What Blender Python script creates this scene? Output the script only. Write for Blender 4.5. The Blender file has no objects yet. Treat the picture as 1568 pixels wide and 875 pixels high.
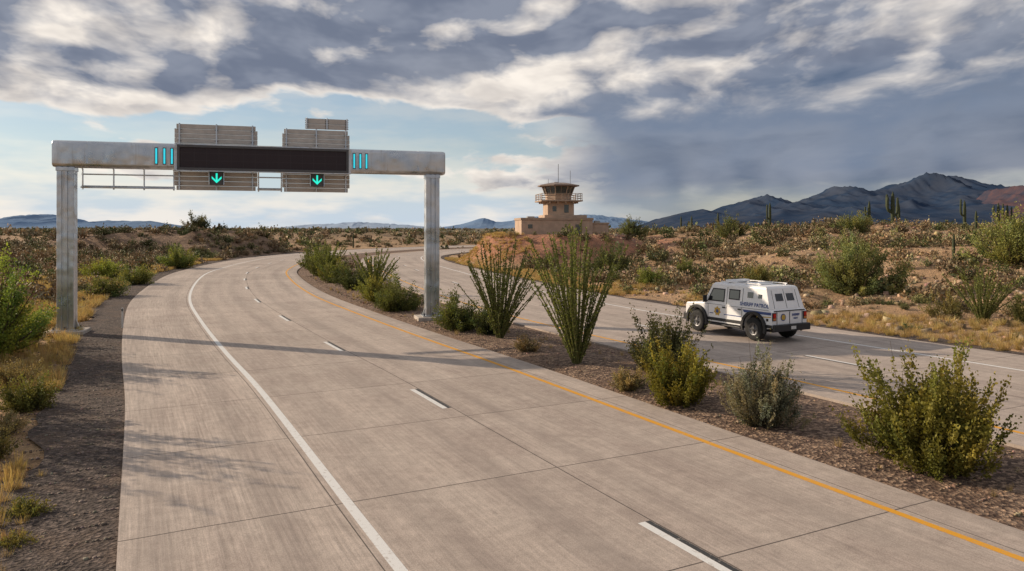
import bpy, bmesh, math, random
import numpy as np
from mathutils import Vector
R = math.radians
rng = np.random.default_rng(7)
random.seed(7)
scene = bpy.context.scene
scene.view_settings.view_transform = 'Standard'
scene.view_settings.look = 'None'
scene.view_settings.exposure = 0

# ------------------------------------------------------------------ node helpers
class NT:
    def __init__(s, tree):
        s.t = tree; s.n = tree.nodes; s.l = tree.links
    def new(s, typ, **kw):
        nd = s.n.new(typ)
        for k, v in kw.items(): setattr(nd, k, v)
        return nd
    def put(s, sock, v):
        if v is None: return
        if isinstance(v, bpy.types.NodeSocket): s.l.new(v, sock)
        else: sock.default_value = v
    def m(s, op, a, b=None, c=None, clamp=False):
        nd = s.new('ShaderNodeMath', operation=op); nd.use_clamp = clamp
        s.put(nd.inputs[0], a); s.put(nd.inputs[1], b); s.put(nd.inputs[2], c)
        return nd.outputs[0]
    def vm(s, op, a, b=None):
        nd = s.new('ShaderNodeVectorMath', operation=op)
        s.put(nd.inputs[0], a); s.put(nd.inputs[1], b)
        return nd.outputs[0]
    def sm(s, v, a, b, c=0.0, d=1.0, lin=False):
        nd = s.new('ShaderNodeMapRange')
        if not lin: nd.interpolation_type = 'SMOOTHSTEP'
        nd.clamp = True
        s.put(nd.inputs[0], v); nd.inputs[1].default_value = a; nd.inputs[2].default_value = b
        nd.inputs[3].default_value = c; nd.inputs[4].default_value = d
        return nd.outputs[0]
    def mix(s, f, a, b, mode='MIX'):
        nd = s.new('ShaderNodeMixRGB', blend_type=mode)
        def c(v): return (*v, 1) if isinstance(v, tuple) and len(v) == 3 else v
        s.put(nd.inputs[0], f); s.put(nd.inputs[1], c(a)); s.put(nd.inputs[2], c(b))
        return nd.outputs[0]
    def noise(s, vec, scale, detail=4, rough=.5, dist=0.0):
        nd = s.new('ShaderNodeTexNoise')
        s.put(nd.inputs['Vector'], vec); nd.inputs['Scale'].default_value = scale
        nd.inputs['Detail'].default_value = detail; nd.inputs['Roughness'].default_value = rough
        nd.inputs['Distortion'].default_value = dist
        return nd.outputs[0]
    def comb(s, x, y, z=0.0):
        nd = s.new('ShaderNodeCombineXYZ')
        s.put(nd.inputs[0], x); s.put(nd.inputs[1], y); s.put(nd.inputs[2], z)
        return nd.outputs[0]
    def sep(s, v):
        nd = s.new('ShaderNodeSeparateXYZ'); s.put(nd.inputs[0], v); return nd.outputs
    def bump(s, h, strength, dist):
        nd = s.new('ShaderNodeBump'); nd.inputs['Strength'].default_value = strength
        nd.inputs['Distance'].default_value = dist; s.put(nd.inputs['Height'], h)
        return nd.outputs[0]

def new_mat(name):
    m = bpy.data.materials.new(name); m.use_nodes = True
    t = NT(m.node_tree)
    b = m.node_tree.nodes['Principled BSDF']
    b.inputs['Specular IOR Level'].default_value = 0.3
    return m, t, b

def simple_mat(name, col, rough=.6, metal=0.0, var=.12, scale=6, emit=None, es=0, dirt=None, spec=.4):
    m, t, b = new_mat(name)
    tc = t.new('ShaderNodeTexCoord').outputs['Object']
    n = t.noise(tc, scale, 4, .6)
    lo = tuple(c*(1-var) for c in col); hi = tuple(min(1, c*(1+var)) for c in col)
    c = t.mix(t.sm(n, .3, .7), lo, hi)
    if dirt is not None:
        n2 = t.noise(tc, scale*.35, 5, .65)
        c = t.mix(t.sm(n2, .5, .75, 0, dirt[1]), c, dirt[0])
    t.put(b.inputs['Base Color'], c)
    t.put(b.inputs['Roughness'], t.sm(n, .3, .7, rough*.85, min(1, rough*1.15)))
    b.inputs['Metallic'].default_value = metal
    b.inputs['Specular IOR Level'].default_value = spec
    if emit:
        b.inputs['Emission Color'].default_value = (*emit, 1); b.inputs['Emission Strength'].default_value = es
    return m

# ------------------------------------------------------------------ mesh helpers
def link(ob, parent=None):
    scene.collection.objects.link(ob)
    if parent is not None: ob.parent = parent
    return ob
def empty(name, loc, rz=0):
    e = bpy.data.objects.new(name, None); e.location = loc; e.rotation_euler = (0, 0, rz)
    e.empty_display_size = .5
    return link(e)
def mobj(name, verts, faces, mat, parent=None, bevel=0, smooth=False, seg=2):
    me = bpy.data.meshes.new(name); me.from_pydata([tuple(v) for v in verts], [], faces)
    bm = bmesh.new(); bm.from_mesh(me); bmesh.ops.recalc_face_normals(bm, faces=bm.faces[:]); bm.to_mesh(me); bm.free()
    me.materials.append(mat)
    ob = bpy.data.objects.new(name, me)
    if smooth:
        for p in me.polygons: p.use_smooth = True
    if bevel:
        md = ob.modifiers.new('bevel', 'BEVEL'); md.width = bevel; md.segments = seg; md.limit_method = 'ANGLE'
        md.harden_normals = False
    return link(ob, parent)
def boxvf(x0, x1, y0, y1, z0, z1):
    v = [(x0,y0,z0),(x1,y0,z0),(x1,y1,z0),(x0,y1,z0),(x0,y0,z1),(x1,y0,z1),(x1,y1,z1),(x0,y1,z1)]
    f = [(0,3,2,1),(4,5,6,7),(0,1,5,4),(1,2,6,5),(2,3,7,6),(3,0,4,7)]
    return v, f
def box(name, x0, x1, y0, y1, z0, z1, mat, parent=None, bevel=0):
    v, f = boxvf(x0, x1, y0, y1, z0, z1); return mobj(name, v, f, mat, parent, bevel)
def boxes(name, lst, mat, parent=None, bevel=0):
    V, F = [], []
    for b in lst:
        v, f = boxvf(*b); o = len(V); V += v; F += [tuple(i+o for i in q) for q in f]
    return mobj(name, V, F, mat, parent, bevel)
def tube(pts, rad, sides=6, ribs=0):
    pts = np.array(pts, float); n = len(pts); rad = np.broadcast_to(np.array(rad, float), (n,))
    T = np.gradient(pts, axis=0); T /= np.linalg.norm(T, axis=1)[:, None]+1e-9
    ref = np.array([1., 0.13, 0.07]) if abs(T[0][0]) < .8 else np.array([0., 1, .1])
    A = np.cross(T, ref); A /= np.linalg.norm(A, axis=1)[:, None]; B = np.cross(T, A)
    th = np.arange(sides)*2*np.pi/sides
    k = np.ones(sides)
    if ribs: k = 1-.14*(np.arange(sides) % 2)
    V = pts[:, None, :]+rad[:, None, None]*(A[:, None, :]*(np.cos(th)*k)[None, :, None]+B[:, None, :]*(np.sin(th)*k)[None, :, None])
    V = V.reshape(-1, 3)
    i = np.arange(n-1)[:, None]*sides; j = np.arange(sides)[None, :]; j2 = (j+1) % sides
    F = np.stack([i+j, i+j2, i+sides+j2, i+sides+j], -1).reshape(-1, 4)
    return V, F
def tubes_obj(name, lst, mat, parent=None, sides=8, smooth=True):
    V, F, o = [], [], 0
    for pts, r in lst:
        v, f = tube(pts, r, sides); V.append(v); F.append(f+o); o += len(v)
    V = np.concatenate(V); F = np.concatenate(F)
    return mobj(name, V.tolist(), F.tolist(), mat, parent, smooth=smooth)
def lathe_x(name, prof, mat, parent, loc, n=32):
    V, F = [], []
    for k in range(n):
        a = 2*math.pi*k/n
        for x, r in prof: V.append((loc[0]+x, loc[1]+r*math.cos(a), loc[2]+r*math.sin(a)))
    m = len(prof)
    for k in range(n):
        for j in range(m-1):
            F.append((k*m+j, k*m+j+1, ((k+1) % n)*m+j+1, ((k+1) % n)*m+j))
    return mobj(name, V, F, mat, parent, smooth=True)

def fast_mesh(name, V, F, C, mat, parent=None, smooth=False):
    V = np.asarray(V, np.float32); F = np.asarray(F, np.int32)
    me = bpy.data.meshes.new(name)
    me.vertices.add(len(V)); me.vertices.foreach_set('co', V.ravel())
    me.loops.add(F.size); me.loops.foreach_set('vertex_index', F.ravel())
    me.polygons.add(len(F)); me.polygons.foreach_set('loop_start', np.arange(len(F), dtype=np.int32)*4)
    me.update(calc_edges=True)
    if smooth: me.polygons.foreach_set('use_smooth', np.ones(len(F), bool))
    if C is not None:
        at = me.attributes.new('col', 'FLOAT_COLOR', 'POINT')
        cc = np.ones((len(V), 4), np.float32); cc[:, :3] = C
        at.data.foreach_set('color', cc.ravel())
    me.materials.append(mat)
    return link(bpy.data.objects.new(name, me), parent)

# ------------------------------------------------------------------ numpy noise
def vnoise(x, y, seed=0):
    xi = np.floor(x); yi = np.floor(y); fx = x-xi; fy = y-yi
    fx = fx*fx*(3-2*fx); fy = fy*fy*(3-2*fy)
    def h(a, b):
        s = np.sin(a*127.1+b*311.7+seed*74.7)*43758.5453
        return s-np.floor(s)
    return (h(xi, yi)*(1-fx)+h(xi+1, yi)*fx)*(1-fy)+(h(xi, yi+1)*(1-fx)+h(xi+1, yi+1)*fx)*fy
def fbm(x, y, o=4, seed=0):
    s = 0; a = .5; t = 0
    for k in range(o):
        s = s+a*vnoise(x*2**k, y*2**k, seed+k*3); t += a; a *= .5
    return s/t
def sst(v, a, b):
    t = np.clip((v-a)/(b-a), 0, 1); return t*t*(3-2*t)

# ------------------------------------------------------------------ roads (metres; x right, y ahead)
def spline(P, step=1.0):
    P = np.array(P, float)
    P = np.vstack([2*P[0]-P[1], P, 2*P[-1]-P[-2]])
    out = []
    for i in range(1, len(P)-2):
        p0, p1, p2, p3 = P[i-1:i+3]
        for t in np.linspace(0, 1, 24, endpoint=False):
            out.append(.5*((2*p1)+(-p0+p2)*t+(2*p0-5*p1+4*p2-p3)*t*t+(-p0+3*p1-3*p2+p3)*t**3))
    out.append(P[-2]); out = np.array(out)
    for _ in range(60):
        out[1:-1] = .25*out[:-2]+.5*out[1:-1]+.25*out[2:]
    d = np.r_[0, np.cumsum(np.linalg.norm(np.diff(out, axis=0), axis=1))]
    s = np.arange(0, d[-1], step)
    C = np.stack([np.interp(s, d, out[:, 0]), np.interp(s, d, out[:, 1])], 1)
    T = np.gradient(C, axis=0); T /= np.linalg.norm(T, axis=1)[:, None]
    return C, T, s
LY = spline([(36,-44),(28,-27.5),(21,-13),(14.7,0),(8.5,12.1),(5.7,17.5),(2.1,24.6),(-1.0,30.6),(-4.7,37.4),(-10.6,48.8),(-17.2,62.5),(-25.1,83),(-30.2,100),(-35.4,130),(-35.6,150),(-32.5,172),(-25,196),(-12,220),(6,241),(32,262),(80,285)], .75)
RY = spline([(43,-42),(33,-20),(23.3,0),(13.7,19.6),(10.1,26.8),(4.9,36.4),(.6,44.8),(-5,58),(-10.6,74.5),(-16.7,95),(-23.3,120),(-26.8,143),(-25.2,163),(-18,187),(-5,209),(14,229),(42,248),(90,268)], .75)
W_IN, W_OUT, W_DASH, W_WHITE = -1.25, 13.3, 4.65, 9.25
def off(ro, o, side):
    C, T, s = ro
    n = np.stack([-T[:, 1], T[:, 0]], 1)*(1 if side == 'L' else -1)
    o = np.broadcast_to(np.asarray(o, float), (len(C),))
    return C+n*o[:, None]
def ribbon(name, ro, side, a, b, z, mat, s0=-1, s1=1e9, skirt=0, parent=None, nx=1):
    C, T, s = ro
    A = off(ro, a, side); B = off(ro, b, side)
    k = np.where((s >= s0) & (s <= s1))[0]
    if len(k) < 2: return [], [], []
    a_ = np.broadcast_to(np.asarray(a, float), (len(C),)); b_ = np.broadcast_to(np.asarray(b, float), (len(C),))
    V, U, F = [], [], []
    cols = [(A, a_, z), (B, b_, z)]
    if skirt: cols = [(A, a_, z-skirt), (A, a_, z), (B, b_, z), (B, b_, z-skirt)]
    for i in k:
        for P, o, zz in cols:
            V.append((P[i, 0], P[i, 1], zz)); U.append((o[i], s[i]))
    m = len(cols)
    for r in range(len(k)-1):
        for c in range(m-1):
            q = (r*m+c, r*m+c+1, (r+1)*m+c+1, (r+1)*m+c)
            F.append(q if side == 'R' else q[::-1])
    return V, U, F
def ribbon_obj(name, parts, mat, parent=None):
    V, U, F = [], [], []
    for v, u, f in parts:
        o = len(V); V += v; U += u; F += [tuple(i+o for i in q) for q in f]
    me = bpy.data.meshes.new(name); me.from_pydata(V, [], F)
    uv = me.uv_layers.new(name='UVMap')
    li = np.zeros(len(me.loops), np.int32); me.loops.foreach_get('vertex_index', li)
    uv.data.foreach_set('uv', np.array(U, np.float32)[li].ravel())
    me.materials.append(mat)
    bm = bmesh.new(); bm.from_mesh(me)
    for f in bm.faces:
        f.normal_update()
        if f.normal.z < -.5: f.normal_flip()
    bm.to_mesh(me); bm.free()
    return link(bpy.data.objects.new(name, me), parent)

def concrete_road():
    m, t, b = new_mat('concrete_pavement')
    uv = t.new('ShaderNodeUVMap').outputs[0]; u, v, _ = t.sep(uv)
    geo = t.new('ShaderNodeNewGeometry').outputs['Position']
    vv = t.m('ADD', v, t.m('MULTIPLY', t.noise(geo, .8, 1), .04))
    fr = t.m('FRACT', t.m('DIVIDE', vv, 5.2))
    jt = t.m('LESS_THAN', t.m('ABSOLUTE', t.m('SUBTRACT', fr, .5)), .0032)
    uj = t.m('LESS_THAN', t.m('ABSOLUTE', t.m('SUBTRACT', u, 4.42)), .015)
    uk = t.m('LESS_THAN', t.m('ABSOLUTE', t.m('SUBTRACT', u, 9.48)), .012)
    ul = t.m('LESS_THAN', t.m('ABSOLUTE', t.m('ADD', u, .28)), .012)
    j = t.m('MAXIMUM', t.m('MAXIMUM', jt, uj), t.m('MAXIMUM', uk, ul))
    slab = t.new('ShaderNodeTexWhiteNoise')
    t.put(slab.inputs['Vector'], t.comb(t.m('FLOOR', t.m('ADD', t.m('DIVIDE', vv, 5.2), .5)), t.m('FLOOR', t.m('DIVIDE', t.m('ADD', u, .2), 4.65)), 0.0))
    st = t.sm(slab.outputs['Value'], 0, 1, .91, 1.07, lin=True)
    streak = t.noise(t.comb(t.m('MULTIPLY', u, 1.2), t.m('MULTIPLY', v, .05), 0.), 1.0, 3, .6)
    groove = t.noise(t.comb(t.m('MULTIPLY', u, 14.), t.m('MULTIPLY', v, .4), 0.), 1.0, 3, .65)
    patch = t.noise(geo, .45, 4, .65)
    mott = t.noise(geo, 3.2, 4, .7)
    fine = t.noise(geo, 40, 2, .7)
    c = t.mix(t.sm(streak, .3, .7), (.385,.315,.27), (.48,.40,.34))
    c = t.mix(t.sm(patch, .38, .66, 0, .5), c, (.53,.45,.385))
    c = t.mix(1.0, c, t.comb(st, st, st), 'MULTIPLY')
    ga = t.sm(u, 8.0, 10.0, .65, 1.1)
    g = t.m('ADD', 1.0, t.m('MULTIPLY', t.m('SUBTRACT', groove, .52), t.m('MULTIPLY', ga, .95))); c = t.mix(1.0, c, t.comb(g, g, g), 'MULTIPLY')
    g = t.sm(fine, .25, .75, .78, 1.17); c = t.mix(1.0, c, t.comb(g, g, g), 'MULTIPLY')
    g = t.sm(mott, .3, .7, .88, 1.08); c = t.mix(1.0, c, t.comb(g, g, g), 'MULTIPLY')
    lane = t.m('FRACT', t.m('DIVIDE', u, 4.65))
    wt = t.m('ADD', t.sm(t.m('ABSOLUTE', t.m('SUBTRACT', lane, .27)), .02, .13, 1, 0), t.sm(t.m('ABSOLUTE', t.m('SUBTRACT', lane, .73)), .02, .13, 1, 0))
    wt = t.m('MULTIPLY', wt, t.sm(t.noise(t.comb(u, t.m('MULTIPLY', v, .12), 3.), .8, 2), .3, .7, .04, .38))
    c = t.mix(wt, c, (.24,.20,.175))
    sp = t.noise(geo, 2.2, 6, .78, .4)
    c = t.mix(t.sm(sp, .60, .72, 0, .45), c, (.18,.155,.14))
    c = t.mix(t.m('MULTIPLY', j, .85), c, (.055,.045,.04))
    t.put(b.inputs['Base Color'], c)
    b.inputs['Roughness'].default_value = .8
    t.put(b.inputs['Normal'], t.bump(t.m('ADD', t.m('MULTIPLY', groove, .8), t.m('MULTIPLY', fine, .5)), .6, .014))
    return m
MAT_ROAD = concrete_road()
def paint_mat(name, col):
    m, t, b = new_mat(name)
    geo = t.new('ShaderNodeNewGeometry').outputs['Position']
    n = t.noise(geo, 9, 6, .75); n2 = t.noise(geo, 60, 2, .7)
    c = t.mix(t.sm(n2, .3, .7), tuple(x*.82 for x in col), col)
    c = t.mix(t.sm(n, .54, .68, 0, .75), c, (.40,.34,.29))
    t.put(b.inputs['Base Color'], c); b.inputs['Roughness'].default_value = .6
    return m
MAT_WHITE = paint_mat('white_road_paint', (.80,.79,.76)); MAT_YEL = paint_mat('yellow_road_paint', (.78,.37,.03)); MAT_BLK = paint_mat('black_road_paint', (.05,.05,.05))

ZR = .03
ribbon_obj('highway_road', [ribbon('', LY, 'L', W_IN, W_OUT, ZR, None, skirt=.12)], MAT_ROAD)
ribbon_obj('highway_road', [ribbon('', RY, 'R', W_IN, W_OUT-.4, ZR, None, skirt=.12)], MAT_ROAD)
wl = []; ylw = []; bl = []
for ro, sd in ((LY, 'L'), (RY, 'R')):
    wl.append(ribbon('', ro, sd, W_WHITE-.1, W_WHITE+.1, ZR+.004, None))
    ylw.append(ribbon('', ro, sd, -.09, .09, ZR+.004, None))
    C, T, s = ro
    ref = np.array((-3.6, 25.1)) if sd == 'L' else np.array((12.0, 31.9))
    se = s[np.argmin(np.linalg.norm(off(ro, W_DASH, sd)-ref, axis=1))]
    k0 = se-3.7-12.2*20
    for k in range(60):
        a = k0+12.2*k
        if a > 0 and a+3.7 < s[-1]:
            wl.append(ribbon('', ro, sd, W_DASH-.085, W_DASH+.085, ZR+.004, None, a, a+3.7))
            bl.append(ribbon('', ro, sd, W_DASH-.20, W_DASH-.089, ZR+.004, None, a, a+3.7))
ribbon_obj('white_lane_marking', wl, MAT_WHITE); ribbon_obj('yellow_edge_line', ylw, MAT_YEL); ribbon_obj('black_contrast_marking', bl, MAT_BLK)

def gravel_mat(name, dark, light, warm):
    m, t, b = new_mat(name)
    geo = t.new('ShaderNodeNewGeometry').outputs['Position']
    vo = t.new('ShaderNodeTexVoronoi'); vo.inputs['Scale'].default_value = 11; t.put(vo.inputs['Vector'], geo)
    cs = t.sep(vo.outputs['Color'])
    c = t.mix(t.m('POWER', cs[0], 1.8), dark, light)
    n = t.noise(geo, .5, 5, .65)
    c = t.mix(t.sm(n, .45, .7, 0, .6), c, warm)
    f = t.noise(geo, 26, 3, .7); g = t.sm(f, .3, .7, .6, 1.3)
    c = t.mix(1.0, c, t.comb(g, g, g), 'MULTIPLY')
    t.put(b.inputs['Base Color'], c); b.inputs['Roughness'].default_value = .95
    t.put(b.inputs['Normal'], t.bump(t.m('ADD', vo.outputs['Distance'], t.m('MULTIPLY', f, .6)), 1.0, .05))
    return m
MAT_GRAV = gravel_mat('median_gravel', (.07,.043,.033), (.42,.29,.20), (.26,.16,.10))
MAT_SHG = gravel_mat('shoulder_gravel', (.045,.033,.028), (.17,.13,.11), (.15,.10,.07))
LI = off(LY, W_IN+.02, 'L'); RI = off(RY, W_IN+.02, 'R')
V = []; F = []; U = []
sL = LY[2]
fr = np.linspace(0, 1, 12)
rows = 0
for i in range(len(LI)):
    j = np.argmin(np.linalg.norm(RI-LI[i], axis=1))
    for q in fr:
        p = LI[i]*(1-q)+RI[j]*q
        V.append((p[0], p[1], -.06+.16*math.sin(math.pi*q)**.7*(.55+.6*float(vnoise(p[0]*.4, p[1]*.4, 3))))); U.append((q, sL[i]))
    rows += 1
for i in range(rows-1):
    for q in range(11): F.append((i*12+q, i*12+q+1, (i+1)*12+q+1, (i+1)*12+q))
ribbon_obj('median_gravel_ground', [(V, U, F)], MAT_GRAV)
s = LY[2]
oj = W_OUT+2.4+1.3*(fbm(s*.25, s*0+2, 4, 5)-.5)*2+.35*(fbm(s*1.3, s*0+5, 2, 6)-.5)
ribbon_obj('gravel_shoulder', [ribbon('', LY, 'L', W_OUT-.02, oj, -.012, None)], MAT_SHG)
s = RY[2]
oj = W_OUT+.8+1.0*(fbm(s*.3, s*0+2, 4, 9)-.5)*2
ribbon_obj('gravel_shoulder', [ribbon('', RY, 'R', W_OUT-.42, oj, -.012, None)], MAT_SHG)

# ------------------------------------------------------------------ terrain
CL = off(LY, 6.0, 'L')[::3]; CR = off(RY, 6.0, 'R')[::3]; TR = RY[1][::3]
def nearest(x, y, C):
    x = np.asarray(x, float).ravel(); y = np.asarray(y, float).ravel()
    best = np.full(len(x), 1e9); idx = np.zeros(len(x), int)
    for i, c in enumerate(C):
        d = (x-c[0])**2+(y-c[1])**2; k = d < best; best[k] = d[k]; idx[k] = i
    return np.sqrt(best), idx
def terrain(x, y):
    x = np.asarray(x, float); y = np.asarray(y, float); sh = x.shape
    x = x.ravel(); y = y.ravel()
    dl, _ = nearest(x, y, CL); dr, ir = nearest(x, y, CR)
    d = np.minimum(dl-7.4, dr-7.1)
    px = x-CR[ir, 0]; py = y-CR[ir, 1]
    right = (TR[ir, 0]*py-TR[ir, 1]*px) < 0
    n = fbm(x*.03, y*.03, 4, 1); n2 = fbm(x*.13, y*.13, 3, 4); n3 = fbm(x*.055, y*.055, 3, 14)
    gul = 1-np.abs(2*fbm(x*.11, y*.11, 3, 44)-1)
    zr = 5.2*sst(d, 1.5, 62)*(.78+.40*n)+2.4*sst(d, 4, 22)*(1-sst(d, 60, 160))*(n3-.45)+1.0*sst(d, 3, 12)*(n2-.5)-.8*sst(gul, .8, 1)*sst(d, 4, 14)*(1-sst(d, 80, 160))
    hl = 3.6-1.3*sst(x, -50, -35)
    zl = hl*sst(d, 6, 75)*(.7+.5*n)+1.5*sst(d, 8, 30)*(1-sst(d, 60, 160))*(n3-.5)+.8*sst(d, 3, 12)*(n2-.5)
    e = np.sqrt(((x+72)/31)**2+((y-160)/28)**2)+.28*(n3-.5)+.14*(n2-.5)
    mound = 4.7*(1-sst(e, .50, 1.0))*sst(d, 3, 13)*(.78+.45*n2)-1.0*sst(gul, .78, 1)*(e < 1)
    zl = np.maximum(zl, mound)
    z = np.where(right, zr, zl)
    r = np.sqrt(((x-7.0)/21)**2+((y-116)/19)**2)
    bump = 4.6*(1-sst(r+.16*(n2-.5), .46, 1.0))-.7*sst(gul, .75, 1)*sst(r, .5, .7)
    bump = np.where(d > .5, bump*sst(d, .5, 5), 0)
    z = np.where(right & (r < 1.05), np.maximum(z, bump), z)
    inb = np.hypot((x-7.9)/9, (y-115)/5.5) < 1; z = np.where(inb, 4.6, z)
    far = sst(np.hypot(x, y), 350, 1200)
    z = z*(1-far)+4.3*far
    z = z-.09*(1-sst(d, 2, 7))
    red = sst(z, .3, 1.2)*(1-sst(r, .75, 1.1))
    cut = (1-sst(e, .8, 1.1))*(~right)*sst(d, 2, 5)
    return z.reshape(sh), d.reshape(sh), right.reshape(sh), np.maximum(red*right, .10*cut).reshape(sh)
NX, NY = 460, 440
k = 9500/math.sinh(6)
gx = np.sinh(np.linspace(-6, 6, NX))*k*1.0
gy = 60+np.sinh(np.linspace(math.asinh(-190/k), 6, NY))*k
GX, GY = np.meshgrid(gx, gy)
GZ, GD, GR, GRED = terrain(GX, GY)
V = np.stack([GX.ravel(), GY.ravel(), GZ.ravel()], 1)
i = np.arange(NY-1)[:, None]*NX; j = np.arange(NX-1)[None, :]
F = np.stack([i+j, i+j+1, i+NX+j+1, i+NX+j], -1).reshape(-1, 4)
def terrain_mat():
    m, t, b = new_mat('desert_soil')
    at = t.new('ShaderNodeAttribute', attribute_name='col').outputs['Color']
    r, br_, fa = t.sep(at)
    geo = t.new('ShaderNodeNewGeometry').outputs['Position']
    n1 = t.noise(geo, .12, 5, .65, .3); n2 = t.noise(geo, 1.1, 5, .7); n3 = t.noise(geo, 14, 4, .7)
    c = t.mix(t.sm(n1, .35, .65), (.56,.355,.20), (.40,.26,.15))
    c = t.mix(t.sm(n2, .52, .68, 0, .6), c, (.19,.125,.075))
    c = t.mix(t.sm(t.noise(geo, .35, 4, .6), .52, .66, 0, .5), c, (.64,.445,.255))
    c = t.mix(t.m('MULTIPLY', r, .9), c, t.mix(t.sm(n2, .35, .65), (.54,.245,.145), (.28,.14,.095)))
    c = t.mix(t.m('MULTIPLY', br_, .8), c, t.mix(t.sm(n2, .35, .65), (.27,.18,.125), (.16,.11,.08)))
    farc = t.mix(t.sm(t.noise(geo, .03, 5, .7), .4, .6), (.10,.10,.065), (.22,.175,.115))
    c = t.mix(fa, c, farc)
    g = t.sm(n3, .3, .7, .65, 1.2); c = t.mix(1.0, c, t.comb(g, g, g), 'MULTIPLY')
    t.put(b.inputs['Base Color'], c); b.inputs['Roughness'].default_value = .95
    t.put(b.inputs['Normal'], t.bump(t.m('ADD', n3, t.m('MULTIPLY', n2, 4.)), 1.0, .12))
    return m
fa = sst(np.hypot(GX, GY), 170, 450)
brown = (1-sst(np.sqrt(((GX+72)/31)**2+((GY-160)/28)**2), .8, 1.25))*(~GR)
C = np.stack([GRED.ravel(), brown.ravel(), fa.ravel()], 1)
fast_mesh('desert_ground', V, F, C, terrain_mat(), smooth=True)

# ------------------------------------------------------------------ mountains
def mountain(name, D, prof, depth, mat, seed, rough=.3, sharp=1.0, hk=1.0):
    xs = np.array([p[0] for p in prof], float)*1000; hs = np.array([p[1] for p in prof], float)*hk
    n = 620; nt = 70; X = np.linspace(xs[0], xs[-1], n)
    H = np.interp(X, xs, hs); T = np.linspace(0, 1, nt)
    XX, TT = np.meshgrid(X, T); HH = np.tile(H, (nt, 1))
    YY = D-depth+TT*depth*1.5
    tri = np.where(TT < .667, TT/.667, (1-TT)/.333)
    f = 1/(depth*.22)
    wx = XX+depth*.12*(fbm(XX*f*.8, YY*f*.8, 3, seed+2)-.5)*2
    rd = 0; a = .5; tot = 0
    for o_ in range(6):
        q = 1-np.abs(2*vnoise(wx*f*2**o_, YY*f*.5*2**o_, seed+o_*5)-1); rd = rd+a*q*q; tot += a; a *= .52
    rd = rd/tot
    Z = HH*(tri**.9)*(1-rough)+HH*rough*1.9*rd*tri**.75*(1-.45*tri**4)
    cr = 0; a = .5
    for o_ in range(5):
        cr = cr+a*(1-2*np.abs(2*vnoise(XX/ (depth*.085)*2**o_, XX*0+seed, seed+30+o_)-1)); a *= .5
    Z = Z+HH*.07*cr*tri**3*sharp
    Z = Z-12*(1-tri)
    V = np.stack([XX.ravel(), YY.ravel(), Z.ravel()+4], 1)
    i = np.arange(nt-1)[:, None]*n; j = np.arange(n-1)[None, :]
    F = np.stack([i+j, i+j+1, i+n+j+1, i+n+j], -1).reshape(-1, 4)
    return fast_mesh(name, V, F, None, mat, smooth=False)
def rock_mat(name, a, b_, scale):
    m, t, b = new_mat(name)
    geo = t.new('ShaderNodeNewGeometry').outputs['Position']
    n = t.noise(geo, scale, 6, .65)
    t.put(b.inputs['Base Color'], t.mix(t.sm(n, .35, .65), a, b_))
    b.inputs['Roughness'].default_value = 1; b.inputs['Specular IOR Level'].default_value = 0
    return m
mountain('mountain_range', 6000, [(.95,2),(1.10,40),(1.2,80),(1.30,112),(1.40,138),(1.48,160),(1.58,138),(1.7,170),(1.82,205),(1.95,232),(2.02,285),(2.1,242),(2.2,250),(2.3,242),(2.36,272),(2.5,290),(2.62,335),(2.7,322),(2.8,332),(2.9,335),(2.98,355),(3.06,405),(3.12,432),(3.18,448),(3.23,428),(3.28,452),(3.36,400),(3.46,378),(3.52,340),(3.6,348),(3.7,315),(3.82,305),(4.0,330),(4.2,310),(4.5,270),(4.9,300),(5.5,180),(6.3,5)], 2300, rock_mat('dark_haze_tinted_rock', (.026,.045,.085), (.052,.066,.098), .004), 3, .32, hk=1.12)  # slate blue rock tone has aerial haze painted into the base colour
mountain('mountain_ridge', 4600, [(2.45,2),(2.65,80),(2.8,135),(2.95,215),(3.01,255),(3.06,280),(3.1,305),(3.14,280),(3.2,255),(3.3,200),(3.45,170),(3.7,160),(4.2,60),(4.6,3)], 1300, rock_mat('red_mountain_rock', (.115,.068,.07), (.045,.05,.075), .006), 8, .34, hk=1.03)
mhz = rock_mat('haze_tinted_mountain_rock', (.15,.23,.36), (.19,.27,.39), .002)  # distance haze is painted in as a brighter, bluish albedo
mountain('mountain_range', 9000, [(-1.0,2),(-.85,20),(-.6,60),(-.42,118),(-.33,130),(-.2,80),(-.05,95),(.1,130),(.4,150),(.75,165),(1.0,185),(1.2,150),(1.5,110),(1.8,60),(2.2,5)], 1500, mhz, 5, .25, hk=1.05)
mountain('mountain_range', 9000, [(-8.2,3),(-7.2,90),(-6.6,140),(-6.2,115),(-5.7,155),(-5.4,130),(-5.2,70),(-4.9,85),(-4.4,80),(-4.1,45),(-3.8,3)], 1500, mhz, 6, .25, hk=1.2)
mountain('mountain_range', 9300, [(-3.0,3),(-2.6,50),(-2.2,70),(-1.9,95),(-1.6,70),(-1.3,50),(-.9,3)], 1000, rock_mat('pale_haze_tinted_rock', (.32,.40,.52), (.35,.43,.54), .002), 11, .2)  # paleness is aerial haze put into the base colour, not pale rock

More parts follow.
